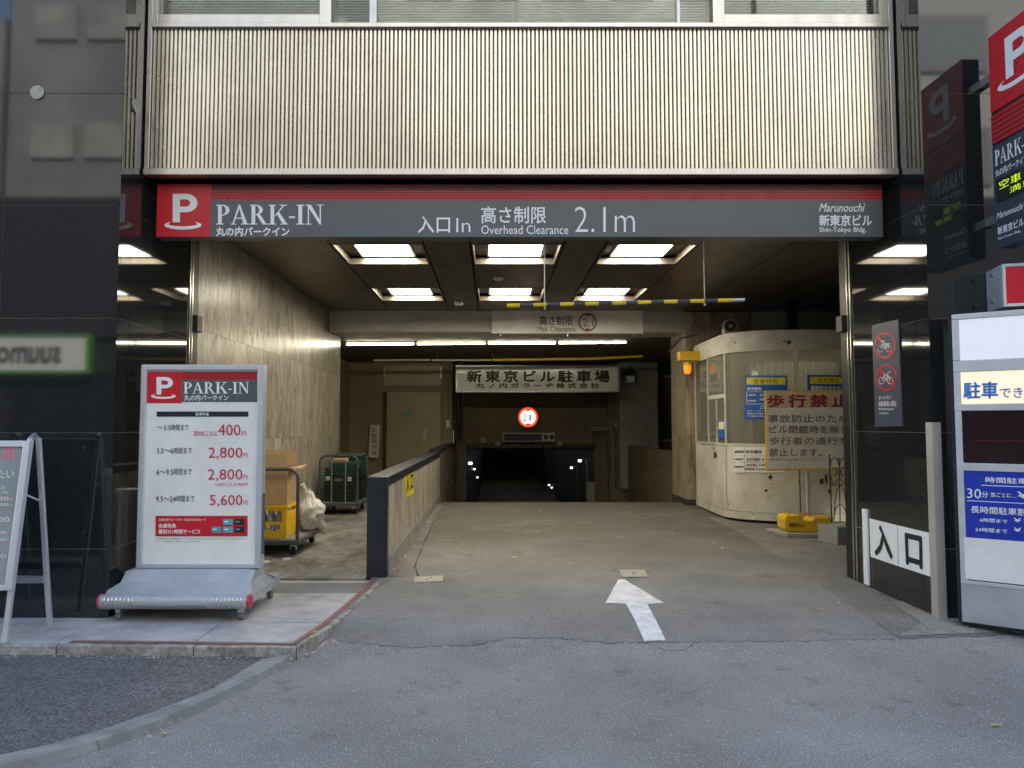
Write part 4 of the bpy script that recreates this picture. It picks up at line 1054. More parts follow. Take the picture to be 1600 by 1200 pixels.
ctext('HAPPY HOUR', (-130, 697, 26, 719), 'chalk_r', .02)
for b, q in (('冷たい', (-20, 733, 22, 748)), ('フレッシュ', (-50, 757, 8, 764)), ('生ビール', (-40, 766, 15, 772)), ('1,200-', (-25, 776, 20, 783)), ('1,900-', (-25, 786, 20, 792)), ('1,200', (-25, 808, 15, 817)), ('1,500-', (-25, 829, 14, 835)), ('1,500-', (-25, 840, 14, 846)), ('1,900', (-30, 866, 10, 873))):
    ctext(b, q, 'chalk_w', .005)
for y in (783, 793.5, 819, 836, 847): patch((-30, y, 19, y + .8), CSURF, 'chalk_r', cf, 'chalk_line', .001, .0005)

# ---- no bicycles sign on the right reveal
J = PX(XR)
nb = T('no_bicycle_sign', 'slate sign with two red circles banning motorcycles and bicycles on the granite', 'sign', J(1390, 600))
q = [(1364.5, 508.5), (1405.4, 499), (1412.5, 666), (1369.5, 667)]
patch(q, J, 'sign_navy', nb, 'panel', .012, .011)
def pic(cx, cy, r, kind):
    sx = .80
    ring((cx, cy), r, r * .84, J, 'red', nb, .0145, 'prohibition_ring', sx=sx)
    k = .7
    # cycle: wheels and frame lines drawn with short rods
    b = MB()
    def P(u, v): return J(cx + u * r * sx, cy + v * r, .0155)
    for wx in (-.42, .38):
        n = 16
        for i in range(n):
            a0, a1 = 2 * math.pi * i / n, 2 * math.pi * (i + 1) / n
            for_ = [P(wx + .25 * math.cos(a0), .25 + .25 * math.sin(a0)), P(wx + .25 * math.cos(a1), .25 + .25 * math.sin(a1))]
            b.tube(for_, .0028, 4)
    segs = [((-.42, .25), (-.15, -.12)), ((-.15, -.12), (.25, -.12)), ((.25, -.12), (.38, .25)), ((-.15, -.12), (.02, .25)), ((.02, .25), (.25, -.12)), ((-.22, -.25), (-.02, -.25))]
    if kind: segs += [((-.05, -.12), (.45, -.12)), ((-.05, -.02), (.35, .0)), ((-.1, .15), (.2, .15)), ((-.35, -.3), (-.15, -.35))]
    else: segs += [((.12, -.3), (.32, -.42)), ((.05, .25), (.15, -.3)), ((.3, -.45), (.42, -.35))]
    for p, q_ in segs: b.tube([P(*p), P(*q_)], .005 if kind else .0032, 4)
    b.build('cycle_symbol', 'white', nb)
    b = MB(); a = R(225)
    p0, p1 = (-.62, -.62), (.62, .62); w = .07
    b.quad([J(cx + (u) * r * sx, cy + v * r, .0165) for u, v in ((p0[0] - w, p0[1] + w), (p1[0] - w, p1[1] + w), (p1[0] + w, p1[1] - w), (p0[0] + w, p0[1] - w))])
    b.build('slash', 'red', nb)
pic(1385.5, 539.5, 21, 1); pic(1387.5, 589.5, 21, 0)
for b, q in (('オートバイ・', [(1376, 618), (1396, 617), (1396, 624), (1376, 625)]), ('自転車進入禁止', [(1376, 627), (1404, 626), (1404, 635), (1376, 635)]), ('No Motorcycles', [(1376, 637), (1399, 637), (1399, 642), (1376, 642)]), ('or Bicycles', [(1377, 644), (1391, 644), (1391, 648), (1377, 648)])):
    text(b, q, J, 'white', nb, .015, .0145)
# ---- 入口 placards
q1 = [(1358.8, 810), (1402.5, 820.8), (1404, 884.5), (1361, 870)]; q2 = [(1403.5, 821), (1452, 832.5), (1455, 901), (1405.2, 884.8)]
pl = T('entrance_placard', 'pair of white placards reading 入口 low on the right granite reveal', 'sign', J(1405, 890))
patch(q1, J, 'white', pl, 'panel', .004, .003); patch(q2, J, 'white', pl, 'panel', .0045, .003)
text('入', [(1368, 820), (1395, 827), (1395, 873), (1369, 866)], J, 'ink', pl, .035, .007)
text('口', [(1416, 834), (1441, 840), (1442, 888), (1418, 880)], J, 'ink', pl, .035, .007)
t = boxo('wall_strip', (XR - .02, J(1353, 900).y, .10), (XR - .001, J(1360, 900).y, J(1356, 796).z), 'white', bevel=.003)
tag(t, 'short white metal strip standing left of the 入口 placards', 'strip')
# ---- steel corner guard
cg = T('corner_guard', 'brushed steel guard on the lower corner of the right granite wall', 'corner guard', (XR, F, .07))
zg = at(1468, 660, F).z
boxo('side_plate', (XR - .008, F - .004, .05), (XR - .0005, F + .07, zg), 'guard', cg); boxo('front_plate', (XR - .008, F - .012, .05), (XR + .055, F - .0045, zg), 'guard', cg)

# ---- right sign cabinet
d = Vector((1.327, -1, 0)).normalized(); P0 = Vector((at(1491, 700, 5.2).x, 5.2, 0)); nrm2 = Vector((-d.y * -1, 0, 0))
nc = Vector((d.y, -d.x, 0)).normalized()          # faces the street
if nc.y > 0: nc = -nc
K = Plane(P0, nc)
cab = T('sign_cabinet', 'silver light cabinet with blue hourly rates panel at the right edge', 'sign cabinet', (P0.x + .3, P0.y - .2, .07))
Wc = .95
def kslab(x0, z0, x1, z1, o0, o1, name, m, bevel=0, parent=cab):
    p = lambda s, z, o: P0 + d * s + nc * o + Vector((0, 0, z))
    return MB().hexa([p(x0, z0, o0), p(x1, z0, o0), p(x1, z0, o1), p(x0, z0, o1), p(x0, z1, o0), p(x1, z1, o0), p(x1, z1, o1), p(x0, z1, o1)]).build(name, m, parent, bevel=bevel)
zk = lambda y: K(1500, y).z
sk = lambda x, y=700: (K(x, y) - P0).xy.dot(d.xy)
kslab(.012, .075, Wc, zk(491), -.12, -.001, 'case', 'dark_metal')
kslab(-.012, .09, .010, zk(495), -.12, .004, 'rubber_edge', 'rubber')
l0 = sk(1505)
rows = [491, 500, 568, 582, 632, 643, 722, 736, 905, 911]
for ya, yb2, nm in ((491, 499, 'frame_rail'), (564, 581, 'frame_rail'), (632, 642, 'frame_rail'), (723, 735, 'frame_rail'), (905, 911, 'frame_rail')):
    kslab(.012, zk(yb2), Wc, zk(ya), 0, .014 if ya != 632 else .02, nm, 'alu_white', .003)
kslab(.012, zk(904.5), l0 - .001, zk(581.5), 0, .013, 'frame_post', 'alu_white', .003); kslab(.012, zk(563.5), l0 - .001, zk(499.5), 0, .013, 'frame_post', 'alu_white', .003)
kslab(l0, zk(563.5), Wc, zk(499.5), -.0, .004, 'white_panel', 'cab_white')
kslab(l0, zk(631.5), Wc, zk(581.5), -.0, .004, 'lit_panel', 'cab_lit')
kslab(l0, zk(722.5), Wc, zk(642.5), -.0, .004, 'dark_panel', 'dark_glass')
kslab(l0, zk(838), Wc, zk(735.5), -.0, .004, 'blue_panel', 'cab_blue')
kslab(l0 - .012, zk(903), Wc, zk(838.5), -.0, .0135, 'covering_sheet', 'white_poster')
kslab(.012, .095, Wc, zk(911.5), 0, .012, 'base_plate', 'bluegrey', .003)
def kt(b, q, m='white', w=.01): return text(b, q, K, m, cab, w, .0065)
VPx, VPy = -754, 731
def kq(x0, y0, x1, y1):
    """level box on the cabinet whose left side is y0..y1; the right side follows the panel's slope"""
    f = lambda y: VPy + (y - VPy) * (x1 - VPx) / (x0 - VPx)
    z0, z1 = K(x0, y0).z, K(x0, y1).z
    # find picture heights at x1 for the same z
    def yy(z, x):
        lo, hi = 0, 1200
        for _ in range(40):
            m_ = (lo + hi) / 2
            if K(x, m_).z > z: lo = m_
            else: hi = m_
        return lo
    return [(x0, y0), (x1, yy(z0, x1)), (x1, yy(z1, x1)), (x0, y1)]
kt('駐車', kq(1506, 598, 1559, 623), 'bluetext', .03); kt('できます', kq(1562, 606, 1640, 622), 'bluetext', .015)
kt('時間駐車料金', kq(1540, 745, 1640, 754)); patch(kq(1533, 757.5, 1660, 758.5), K, 'white', cab, 'rule', .006, .001)
kt('30', kq(1511, 763, 1533, 778), w=.0); kt('分', kq(1534, 768, 1544, 777)); kt('迄ごとに…', kq(1548, 769, 1588, 776)); kt('￥400', kq(1590, 768, 1650, 778), w=.02)
patch(kq(1511, 781.5, 1660, 782.5), K, 'white', cab, 'rule', .006, .001)
kt('長時間駐車割引', kq(1517, 790, 1616, 801)); kt('6時間まで', kq(1531, 809, 1574, 815)); kt('￥2,800', kq(1584, 809, 1640, 816), w=.02)
kt('24時間まで', kq(1524, 823.5, 1574, 830)); kt('￥5,600', kq(1584, 824, 1640, 831), w=.02)
for yy_ in (688,): kslab(l0 + .05, zk(yy_), Wc, zk(yy_) + .002, .004, .0045, 'scratch', 'dkred')
# ---- red lamp box above it
rb_ = T('red_lamp_box', 'red warning lamp in a silver wedge shaped housing above the sign cabinet', 'warning lamp', at(1560, 450, 5.2))
E1 = at(1541, 450, F - .003); E2 = at(1566, 450, 5.08)
dz0, dz1 = at(1566, 480, 5.08).z, at(1566, 413, 5.08).z
dd = Vector((1, -.30, 0)).normalized(); nn_ = Vector((-.287, -.958, 0))
E3 = E2 + dd * .5
MB().prism([(E1.x, E1.y, dz0), (E2.x, E2.y, dz0), (E3.x, E3.y, dz0), (E3.x, F - .003, dz0)], (0, 0, dz1 - dz0)).build('housing', 'bluegrey', rb_, bevel=.005)
RB = Plane(E2, nn_)
def rslab(s0, z0, s1, z1, o0, o1, name, m, bevel=0):
    p = lambda s, z, o: Vector((E2.x, E2.y, z)) + dd * s - Vector((-nn_.x, -nn_.y, 0)) * 0 + nn_ * o
    return MB().hexa([p(s0, z0, o0), p(s1, z0, o0), p(s1, z0, o1), p(s0, z0, o1), p(s0, z1, o0), p(s1, z1, o0), p(s1, z1, o1), p(s0, z1, o1)]).build(name, m, rb_, bevel=bevel)
rslab(.002, dz0, .02, dz1, .0, .012, 'frame', 'alu_white', .003); rslab(.021, dz0, .5, dz0 + .022, .0, .012, 'frame', 'alu_white', .003); rslab(.021, dz1 - .022, .5, dz1, .0, .012, 'frame', 'alu_white', .003)
rslab(.021, dz0 + .023, .5, dz1 - .023, .001, .008, 'lens', 'lamp_red')
for z in (dz0 + .05, dz1 - .06):
    sdir = (E2 - E1); sn = Vector((sdir.y, -sdir.x, 0)).normalized(); sn = sn if sn.x < 0 else -sn
    m_ = E1.lerp(E2, .45); MB().box((m_.x - .012, m_.y - .02, z), (m_.x + .004, m_.y + .02, z + .025)).build('latch', 'alu', rb_, bevel=.003)
# ---- blade sign
XB = at(1551, 250, 5.2).x; BSF = PX(XB)
bs = T('blade_sign', 'tall sign projecting from the right granite wall with red P square and green dot display', 'sign', (XB + .1, 4.8, 2.7))
zB0, zB1 = at(1558, 389, 5.2).z, at(1544, 60, 5.2).z
by0, by1 = 4.63, 5.2
zq1, zq2 = BSF(1549, 177).z, BSF(1551, 180).z; zr1, zr2 = BSF(1553, 226).z, BSF(1553, 229).z
boxo('core', (XB + .004, by0 + .01, zB0 + .002), (XB + .13, by1 - .002, zB1 - .002), 'dark_metal', bs)
boxo('red_square', (XB, by0, zq1), (XB + .0039, by1, zB1), 'red', bs)
boxo('stripe_panel', (XB, by0, zr1), (XB + .0039, by1, zq2), 'dkred', bs)
for k in range(6): hh = (zq2 - zr1) / 6; boxo('stripe', (XB - .002, by0, zr1 + hh * (k + .2)), (XB - .0001, by1, zr1 + hh * (k + .7)), 'sign_grey' if k % 1 else 'red', bs)
boxo('grey_panel', (XB, by0, zB0), (XB + .0039, by1, zr2), 'sign_navy', bs)
def bmap(y0, y1, z0, z1, off=.003): return lambda u, v: Vector((XB - off, y0 + (y1 - y0) * u, z0 + (z1 - z0) * v))
class BS:
    n = Vector((-1, 0, 0))
    def __call__(s, u, v, off=0): return Vector((XB - off, by1 - u * (by1 - by0), zB1 - v * (zB1 - zq1)))
ff = BS(); plogo([(0, 0), (1, 0), (1, 1), (0, 1)], ff, 'white', bs)
class BG:
    n = Vector((-1, 0, 0))
    def __init__(s, z0, z1): s.z0, s.z1 = z0, z1
    def __call__(s, u, v, off=0): return Vector((XB - off, by1 - u * (by1 - by0), s.z1 - v * (s.z1 - s.z0)))
G = BG(zB0, zr2)
Q = lambda a, b, c, e: [(a, b), (c, b), (c, e), (a, e)]
serif('PARK-IN', Q(.05, .05, .75, .20), G, 'white', bs); text('丸の内パークイン', Q(.05, .24, .6, .31), G, 'white', bs, .02)
o = MB(); o.box((XB - .006, by1 - .95 * (by1 - by0), G(0, .56).z), (XB - .001, by1 - .06 * (by1 - by0), G(0, .34).z)); o.build('led_display', 'ink', bs)
text('空車', Q(.12, .37, .5, .45), G, 'led', bs, -.01, .008); text('満車', Q(.3, .47, .7, .53), G, 'led', bs, -.01, .008)
text('Marunouchi', Q(.05, .66, .5, .72), G, 'white', bs, .01, shear=.05); text('新東京ビル', Q(.05, .80, .5, .875), G, 'white', bs, .02); text('Shin-Tokyo Bldg.', Q(.05, .90, .45, .93), G, 'white', bs, .01)
boxo('bracket', (XB + .03, by1 - .001, zB0 + .2), (XB + .09, F - .001, zB0 + .26), 'alu', bs); boxo('bracket', (XB + .03, by1 - .001, zB1 - .3), (XB + .09, F - .001, zB1 - .24), 'alu', bs)

# ================================================================== INSIDE
# ---- fluorescent lines
for i, (x_0, x_1) in enumerate(((541, 648), (651, 759), (762, 869), (872, 979))):
    Yt = 13.7; y_ = lambda x: 538 - (x - 541) / 440 * 3
    a, b = at(x_0, y_(x_0), Yt), at(x_1, y_(x_1), Yt)
    t = T('tube_light', '%s glowing fluorescent tube of the row under the cross beam' % ['leftmost', 'second', 'third', 'rightmost'][i], 'tube light', (a + b) / 2, 'row of glowing fluorescent tubes')
    MB().tube([a, b], .016, 10).build('tube', 'tube', t, smooth=True); MB().box((a.x, Yt - .03, a.z + .03), (b.x, Yt + .03, a.z + .055)).build('batten', 'plaster', t)
    for e in (a, b): boxo('end_holder', (e.x - .015, Yt - .02, e.z - .02), (e.x + .015, Yt + .02, e.z + .03), 'plaster', t)
    boxo('hanger', ((a.x + b.x) / 2 - .01, Yt - .01, a.z + .055), ((a.x + b.x) / 2 + .01, Yt + .01, 3.02), 'dark_metal', t)
for i, (x_0, x_1) in enumerate(((584, 672), (675, 768))):
    a, b = at(x_0, 563, 16), at(x_1, 562.5, 16)
    t = T('pipe_light', ['pale thin tube before the door, left one of two', 'pale thin tube before the door, joining the yellow pipe'][i], 'tube light', (a + b) / 2, 'dim tubes before the door')
    MB().tube([a, b], .02, 8).build('tube', 'tube_dim', t, smooth=True)
    boxo('hanger', (a.x + .1, 15.99, a.z), (a.x + .12, 16.01, 3.02), 'dark_metal', t)
a, b, c = at(770, 562.5, 16), at(925, 560.5, 16), at(1004, 556.5, 16)
t = T('yellow_pipe', 'long thin yellow pipe above the car park banner', 'pipe', b); MB().tube([a, b, c], .028, 8).build('pipe', 'yellow_pipe', t, smooth=True)
for p in (a, c): boxo('hanger', (p.x - .01, 15.99, p.z), (p.x + .01, 16.01, 3.02), 'dark_metal', t)
# far right tubes
for i, (y, Y) in enumerate(((588, 18.9), (688, 18.9))):
    a, b = at(1029, y, Y), at(1056, y, Y)
    t = MB().tube([a, b], .018, 8).build('far_tube' if i == 0 else 'hand_rail', 'tube_dim', smooth=True); tag(t, ['thin pale tube right of the concrete column', 'thin pale rail low behind the right ramp wall'][i], ['tube light', 'rail'][i])

# ---- back door
SD = PY(18.29)
dr = T('back_door', 'cream double steel door in the back wall', 'door', at(645, 700, 18.25))
def dbox(x0, y0, x1, y1, o0, o1, name, m, bevel=0, zlow=None):
    a, b = at(x0, y0, 18.3), at(x1, y1, 18.3); z = b.z if zlow is None else zlow
    return boxo(name, (a.x, 18.3 - o1, z), (b.x, 18.3 - o0, a.z), m, dr, bevel)
dbox(600, 572, 690, 602, 0, .03, 'transom', 'door')
dbox(599, 602.5, 691, 612, 0, .05, 'head_rail', 'plaster')
dbox(599.5, 572, 603.5, 602, .031, .05, 'post', 'alu', zlow=.1) if False else None
dbox(599, 612.5, 603.5, 800, 0, .06, 'frame_post', 'rust_red', zlow=.1); dbox(688.5, 612.5, 691, 800, 0, .06, 'frame_post', 'plaster', zlow=.1)
dbox(604, 613, 667.5, 800, 0, .035, 'door_leaf', 'door', zlow=.1); dbox(668.3, 613, 688, 800, 0, .033, 'door_leaf', 'door', zlow=.1)
dbox(662, 673, 666, 688, .036, .06, 'handle', 'alu'); dbox(632, 643, 643, 647, .036, .038, 'green_label', 'teal')
for x in (601.5, 689.5): a = at(x, 574, 18.3); boxo('stop', (a.x - .02, 18.2, at(x, 590, 18.3).z), (a.x + .02, 18.24, a.z), 'alu_white', dr)
# notice
nt = T('notice_board', 'tall narrow white notice leaning against the back wall left of the door', 'notice', at(585, 716, 18.1))
SQ = PY(18.1)
patch([(579, 660), (594, 659), (591, 716), (576, 714)], SQ, 'sheet', nt, 'sheet', .02, .015)
patch([(578, 658), (594, 658), (594, 664), (578, 664)], SQ, 'coffer', nt, 'top_clip', .03, .015)
for k, s in enumerate(('立入', '禁止', '関係者', '以外', 'の通行')):
    text(s, (581, 668 + k * 9, 589, 675 + k * 9), SQ, 'ink', nt, .01, .023)
t = T('wall_switch', 'small white switch with conduit on the wall right of the door', 'switch', at(700, 660, 18.2))
a, b = at(697, 656, 18.25), at(703, 668, 18.25); boxo('plate', (a.x, 18.24, b.z), (b.x, 18.299, a.z), 'white', t, bevel=.01); MB().tube([((a.x + b.x) / 2, 18.28, a.z), ((a.x + b.x) / 2, 18.28, 3.02)], .012, 6).build('conduit', 'conc', t)

# ---- flood lamp by the banner
fl = T('flood_lamp', 'small flood lamp with looping cable on the concrete column', 'flood lamp', at(984, 590, 18.1))
a = at(984, 592, 18.15)
boxo('lens', (a.x - .09, 18.02, a.z - .09), (a.x + .09, 18.04, a.z + .06), 'white', fl, bevel=.01); boxo('body', (a.x - .11, 18.041, a.z - .11), (a.x + .11, 18.16, a.z + .08), 'alu', fl, bevel=.01)
boxo('bracket', (a.x - .12, 18.1, a.z + .081), (a.x + .1, 18.24, a.z + .2), 'dark_metal', fl)
MB().tube([at(x, y, 18.12) for x, y in ((980, 594), (973, 594), (971, 587), (976, 581), (984, 572), (990, 584))], .008, 6).build('cable', 'ink', fl, smooth=True)

# ---- attendant booth
bt = T('attendant_booth', 'old cream enamel attendant booth with curved glass corner', 'booth', (4.2, 10.8, .1))
BZ0, BZ1 = .17, 2.70
path = [(3.28, 12.0), (3.25, 10.55)]
cxx, cyy, rx_, ry_ = 4.15, 10.55, .90, .62
NC = 14
arc = [(cxx - rx_ * math.cos(R(90) * i / NC), cyy - ry_ * math.sin(R(90) * i / NC)) for i in range(1, NC + 1)]
path = path + arc + [(5.6, 9.93)]
def boothray(px, py, off=0):
    d = ray(px, py); best = None
    for (a, b) in zip(path, path[1:]):
        e = (b[0] - a[0], b[1] - a[1]); den = d.x * e[1] - d.y * e[0]
        if abs(den) < 1e-9: continue
        t = (a[0] * e[1] - a[1] * e[0]) / den; u = (a[0] * d.y - a[1] * d.x) / den
        if t > 0 and -.0001 <= u <= 1.0001 and (best is None or t < best[0]):
            n = Vector((e[1], -e[0], 0)).normalized(); n = n if n.dot(EYE - Vector((*a, 0))) > 0 else -n
            best = (t, n)
    if best is None: return EYE + d * 10
    return EYE + d * best[0] + best[1] * off
# split the outline where the photograph shows mullions
def plen(path):
    L = [0]
    for a, b in zip(path, path[1:]): L.append(L[-1] + math.dist(a, b))
    return L
LL = plen(path)
def at_len(s):
    s = max(0, min(s, LL[-1]))
    for i in range(len(path) - 1):
        if s <= LL[i + 1] + 1e-9:
            t = (s - LL[i]) / (LL[i + 1] - LL[i]); a, b = path[i], path[i + 1]
            e = Vector((b[0] - a[0], b[1] - a[1])).normalized(); n = Vector((e.y, -e.x)); n = n if n.y < 0 or n.x < 0 else -n
            # outward = towards the street / left
            if n.x > .1: n = -n
            return Vector((a[0] + (b[0] - a[0]) * t, a[1] + (b[1] - a[1]) * t)), n
def s_of(px, py=620):
    p = boothray(px, py); best = (9, 0)
    for i in range(600):
        s = LL[-1] * i / 599; q, _ = at_len(s); dd_ = (q - p.xy).length
        if dd_ < best[0]: best = (dd_, s)
    return best[1]
def strip(s0, s1, z0, z1, o0, o1, name, m, parent=bt, bevel=0, **k):
    n = max(1, int((s1 - s0) / .08)); b = MB(); cols = []
    for i in range(n + 1):
        p, nn = at_len(s0 + (s1 - s0) * i / n)
        cols.append([(p.x + nn.x * o0, p.y + nn.y * o0, z0), (p.x + nn.x * o1, p.y + nn.y * o1, z0), (p.x + nn.x * o1, p.y + nn.y * o1, z1), (p.x + nn.x * o0, p.y + nn.y * o0, z1)])
    vs = [v for c in cols for v in c]; fs = [(0, 1, 2, 3), tuple(n * 4 + j for j in (3, 2, 1, 0))]
    for i in range(n):
        for j in range(4): fs.append((i * 4 + j, (i + 1) * 4 + j, (i + 1) * 4 + (j + 1) % 4, i * 4 + (j + 1) % 4))
    return b.add(vs, fs).build(name, m, parent, **k)
LT = LL[-1]
sA, sB, sC = s_of(1106), s_of(1133), s_of(1246)
zw1, zw0 = at(1246, 547, 9.93).z, at(1246, 694, 9.93).z
strip(0, LT, zw1, BZ1, -.06, .012, 'header_band', 'cream')
strip(0, LT, BZ1, BZ1 + .02, -.06, .018, 'roof_edge', 'cream')
strip(0, LT, zw0 - .03, zw0, -.06, .014, 'sill', 'cream')
zsk = at(1200, 803, 9.95).z
strip(0, LT, BZ0, zsk, -.06, .01, 'skirt', 'cream')
strip(0, LT, .09, BZ0 - .002, -.1, -.06, 'plinth', 'rubber')
cuts = [0, sB, s_of(1250, 760), LT]
for a, b in zip(cuts, cuts[1:]): strip(a + .012, b - .008, zsk + .008, zw0 - .035, -.05, .004, 'wall_panel', 'cream')
strip(0, LT, zsk, zw0 - .03, -.06, -.051, 'wall_backing', 'rust')
for s in (0.015, sA, sB, sC): strip(s - .016, s + .016, zw0, zw1, -.03, .008, 'mullion', 'cream')
strip(sA + .016, sB - .016, at(1120, 624, 11).z, at(1120, 620, 11).z + .02, -.02, .006, 'transom', 'cream')
s2 = s_of(1119); strip(s2 - .01, s2 + .01, zw0, at(1120, 625, 11).z, -.02, .006, 'mullion', 'cream')
for a, b in ((.03, sA - .017), (sA + .017, sB - .017), (sB + .017, sC - .017), (sC + .017, LT)): strip(a, b, zw0 + .001, zw1 - .001, -.012, -.006, 'pane', 'booth_glass')
# roof and inside
MB().prism([(x, y, 0) for x, y in path + [(5.6, 12.0)]], (0, 0, .03)).build('roof', 'cream', bt, loc=(0, 0, BZ1 + .021))
boxo('rear_wall', (3.32, 11.9, .15), (5.6, 11.95, BZ1), 'booth_in', bt); boxo('floor', (3.4, 10.3, .15), (5.6, 11.9, .2), 'booth_in', bt)
boxo('side_wall', (5.55, 10.0, .2), (5.6, 11.9, BZ1), 'booth_in', bt)
cm = MB()
for i in range(26):
    x = 4.0 + i * .055; cm.tube([(x, 11.5 + .02 * (i % 2), 1.2), (x, 11.5 + .02 * (i % 2), 2.45)], .03, 6)
cm.build('curtain', 'curtain', bt, smooth=True)
boxo('booth_fill_lamp', (3.8, 10.9, BZ1 - .08), (5.2, 10.98, BZ1 - .03), 'added_booth_light', bt)  # light added to brighten the booth behind its glass
boxo('desk', (3.6, 10.6, .85), (5.4, 11.0, 1.0), 'booth_in', bt)
mn = boxo('monitor', (4.05, 10.72, 1.06), (4.40, 10.9, 1.36), 'dark_metal', bt, bevel=.01); boxo('monitor_base', (4.0, 10.66, 1.0), (4.46, 10.94, 1.06), 'ink', mn)
# rust marks and holes
rnd = random.Random(5)
def rustmark(px, py, w, h, lab=None):
    n = 12; P = []
    for i in range(n):
        a = 2 * math.pi * i / n; r_ = rnd.uniform(.6, 1.15); P.append(boothray(px + math.cos(a) * w * r_, py + math.sin(a) * h * r_, .0135))
    return MB().add(P, [tuple(range(n))]).build('rust_patch', 'rust', bt)
for m_ in ((1119, 711, 3, 5), (1117, 701, 1.2, 2), (1204, 746, 3.5, 4.5), (1197, 766, 3, 2.5), (1207, 756, 1.5, 1), (1232, 535, 4, 4), (1150, 535, 1.5, 1.5), (1226, 533, 4, 1.5), (1178, 804, 3, .8), (1140, 788, .7, 3), (1248, 754, 1, 2), (1181, 812, 1, .8), (1283, 752, 3.5, 5), (1290, 748, 2, 8), (1296, 768, 3, 3), (1100, 694, 3, .7), (1150, 695, 3, .7)): rustmark(*m_)
# papers and posters on the booth
def bposter(q, m, name, par, off=.012, nx=10): return patch(q, boothray, m, par, name, off, .003, nx)
p1 = T('hours_poster', 'blue poster headed 営業時間 in yellow on the curved booth glass', 'poster', boothray(1197, 654))
bposter((1164, 587, 1230, 655), 'blue', 'sheet', p1); bposter((1167, 590, 1227, 601), 'yellow', 'heading_band', p1, .014)
def btext(b, q, m, par, w=.01, off=.0165, sp=1.): return text(b, q, boothray, m, par, w, off, sp)
btext('営業時間', (1178, 592.5, 1215, 599.5), 'ink', p1, .0, sp=1.2); btext('年中無休', (1168, 605, 1190, 610), 'white', p1, .03)
for k, (s, y) in enumerate((('月極駐車料', 616), ('時間駐車料', 625))): btext(s, (1169, y, 1182, y + 2.5), 'white', p1, .02)
btext('全日', (1187, 615, 1194, 619), 'white', p1, .02); btext('30分', (1187, 622, 1195, 626), 'white', p1, .02); btext('ご案内', (1188, 634, 1206, 639), 'white', p1, .02)
for k, s in enumerate(('タクシー・ハイヤー・', '駐車場における車両の', 'バイクの駐車はできません')): btext(s, (1168, 641 + k * 4, 1194, 643.5 + k * 4), 'white', p1, .02)
for q in ((1167, 612, 1196, 612.6), (1167, 631, 1196, 631.6), (1167, 612, 1167.6, 631)): bposter(q, 'white', 'rule', p1, .0165, 3)
p2 = T('no_walking_poster', 'blue poster headed 歩行禁止 in yellow on the booth, partly behind the standing board', 'poster', boothray(1290, 640))
bposter((1261, 586, 1330, 655), 'blue', 'sheet', p2); bposter((1265, 589, 1330, 600), 'yellow', 'heading_band', p2, .014)
btext('歩行禁止', (1277, 591, 1311, 598), 'ink', p2, .0, sp=1.2); btext('事故防止のため', (1266, 603, 1313, 610), 'white', p2, .03)
p3 = T('rates_plate', 'white price plate reading 年中無休 on the lower booth wall', 'notice', boothray(1190, 738))
bposter((1147, 698, 1226, 738), 'white_poster', 'sheet', p3, .018)
for s, q in (('営業時間', (1149, 704, 1163, 708)), ('年中無休', (1166, 703, 1191, 709)), ('月極駐車料', (1149, 716, 1163, 719)), ('全日契約 ￥8', (1167, 715, 1198, 721)), ('時間駐車料', (1149, 728, 1163, 731)), ('30分毎に￥400', (1167, 724, 1197, 729)), ('時間迄￥2,800', (1165, 731, 1197, 735))): btext(s, q, 'ink', p3, .02, .0215)
for q in ((1148, 712, 1226, 712.5), (1148, 722.5, 1226, 723), (1164, 699, 1164.5, 737)): bposter(q, 'ink_grey', 'rule', p3, .0205, 6)
p4 = T('small_notice', 'small blue and white card in the narrow booth window', 'notice', boothray(1128, 686))
bposter((1124, 659, 1132, 671), 'white_poster', 'sheet', p4, .012, 1); bposter((1124, 672, 1132, 685), 'blue', 'blue_card', p4, .012, 1)
# ---- horn speaker on the booth
hn = T('horn_speaker', 'grey horn loudspeaker on top of the booth', 'loudspeaker', (0, 0, 0)); hp = boothray(1143, 513) + Vector((.05, .2, .06)); hn.location = hp
ax = Vector((-.15, -1, -.05)).normalized(); prof = [(0, .10), (.02, .105), (.03, .085), (.12, .045), (.2, .04), (.28, .055), (.34, .055)]
MB().tube([hp - ax * (s - .0) for s, r_ in prof], [r_ for s, r_ in prof], 24).build('horn', 'horn', hn, smooth=True)
MB().disc(hp + ax * .001, ax, .08, .002, 24).build('mouth', 'ink', hn); MB().disc(hp + ax * .004, ax, .025, .02, 14).build('centre_cone', 'horn', hn, smooth=True)
boxo('bracket', (hp.x - .05, hp.y + .1, BZ1 + .02), (hp.x + .05, hp.y + .25, hp.z - .03), 'horn', hn)
MB().tube([hp + Vector(v) for v in ((-.1, .1, -.05), (-.25, .2, .0), (-.4, .35, -.08), (-.55, .6, -.1), (-.7, .8, -.28))], .015, 6).build('cable', 'ink', hn, smooth=True)
# ---- beacon
be = T('warning_beacon', 'yellow bracket box with glowing amber beacon on the booth corner', 'beacon', at(1073, 565, 11.7))
a, b = at(1060, 550, 11.7), at(1086, 564, 11.7)
boxo('bracket', (a.x, 11.6, b.z), (b.x + .06, 11.82, a.z), 'beacon', be, bevel=.006)
c = at(1074, 565, 11.7); MB().tube([c, c - Vector((0, 0, .06))], .075, 20).build('collar', 'beacon', be, smooth=True)
MB().tube([c - Vector((0, 0, .061)), c - Vector((0, 0, .1)), c - Vector((0, 0, .17)), c - Vector((0, 0, .2))], [.06, .062, .055, .03], 18).build('dome', 'amber', be, smooth=True)
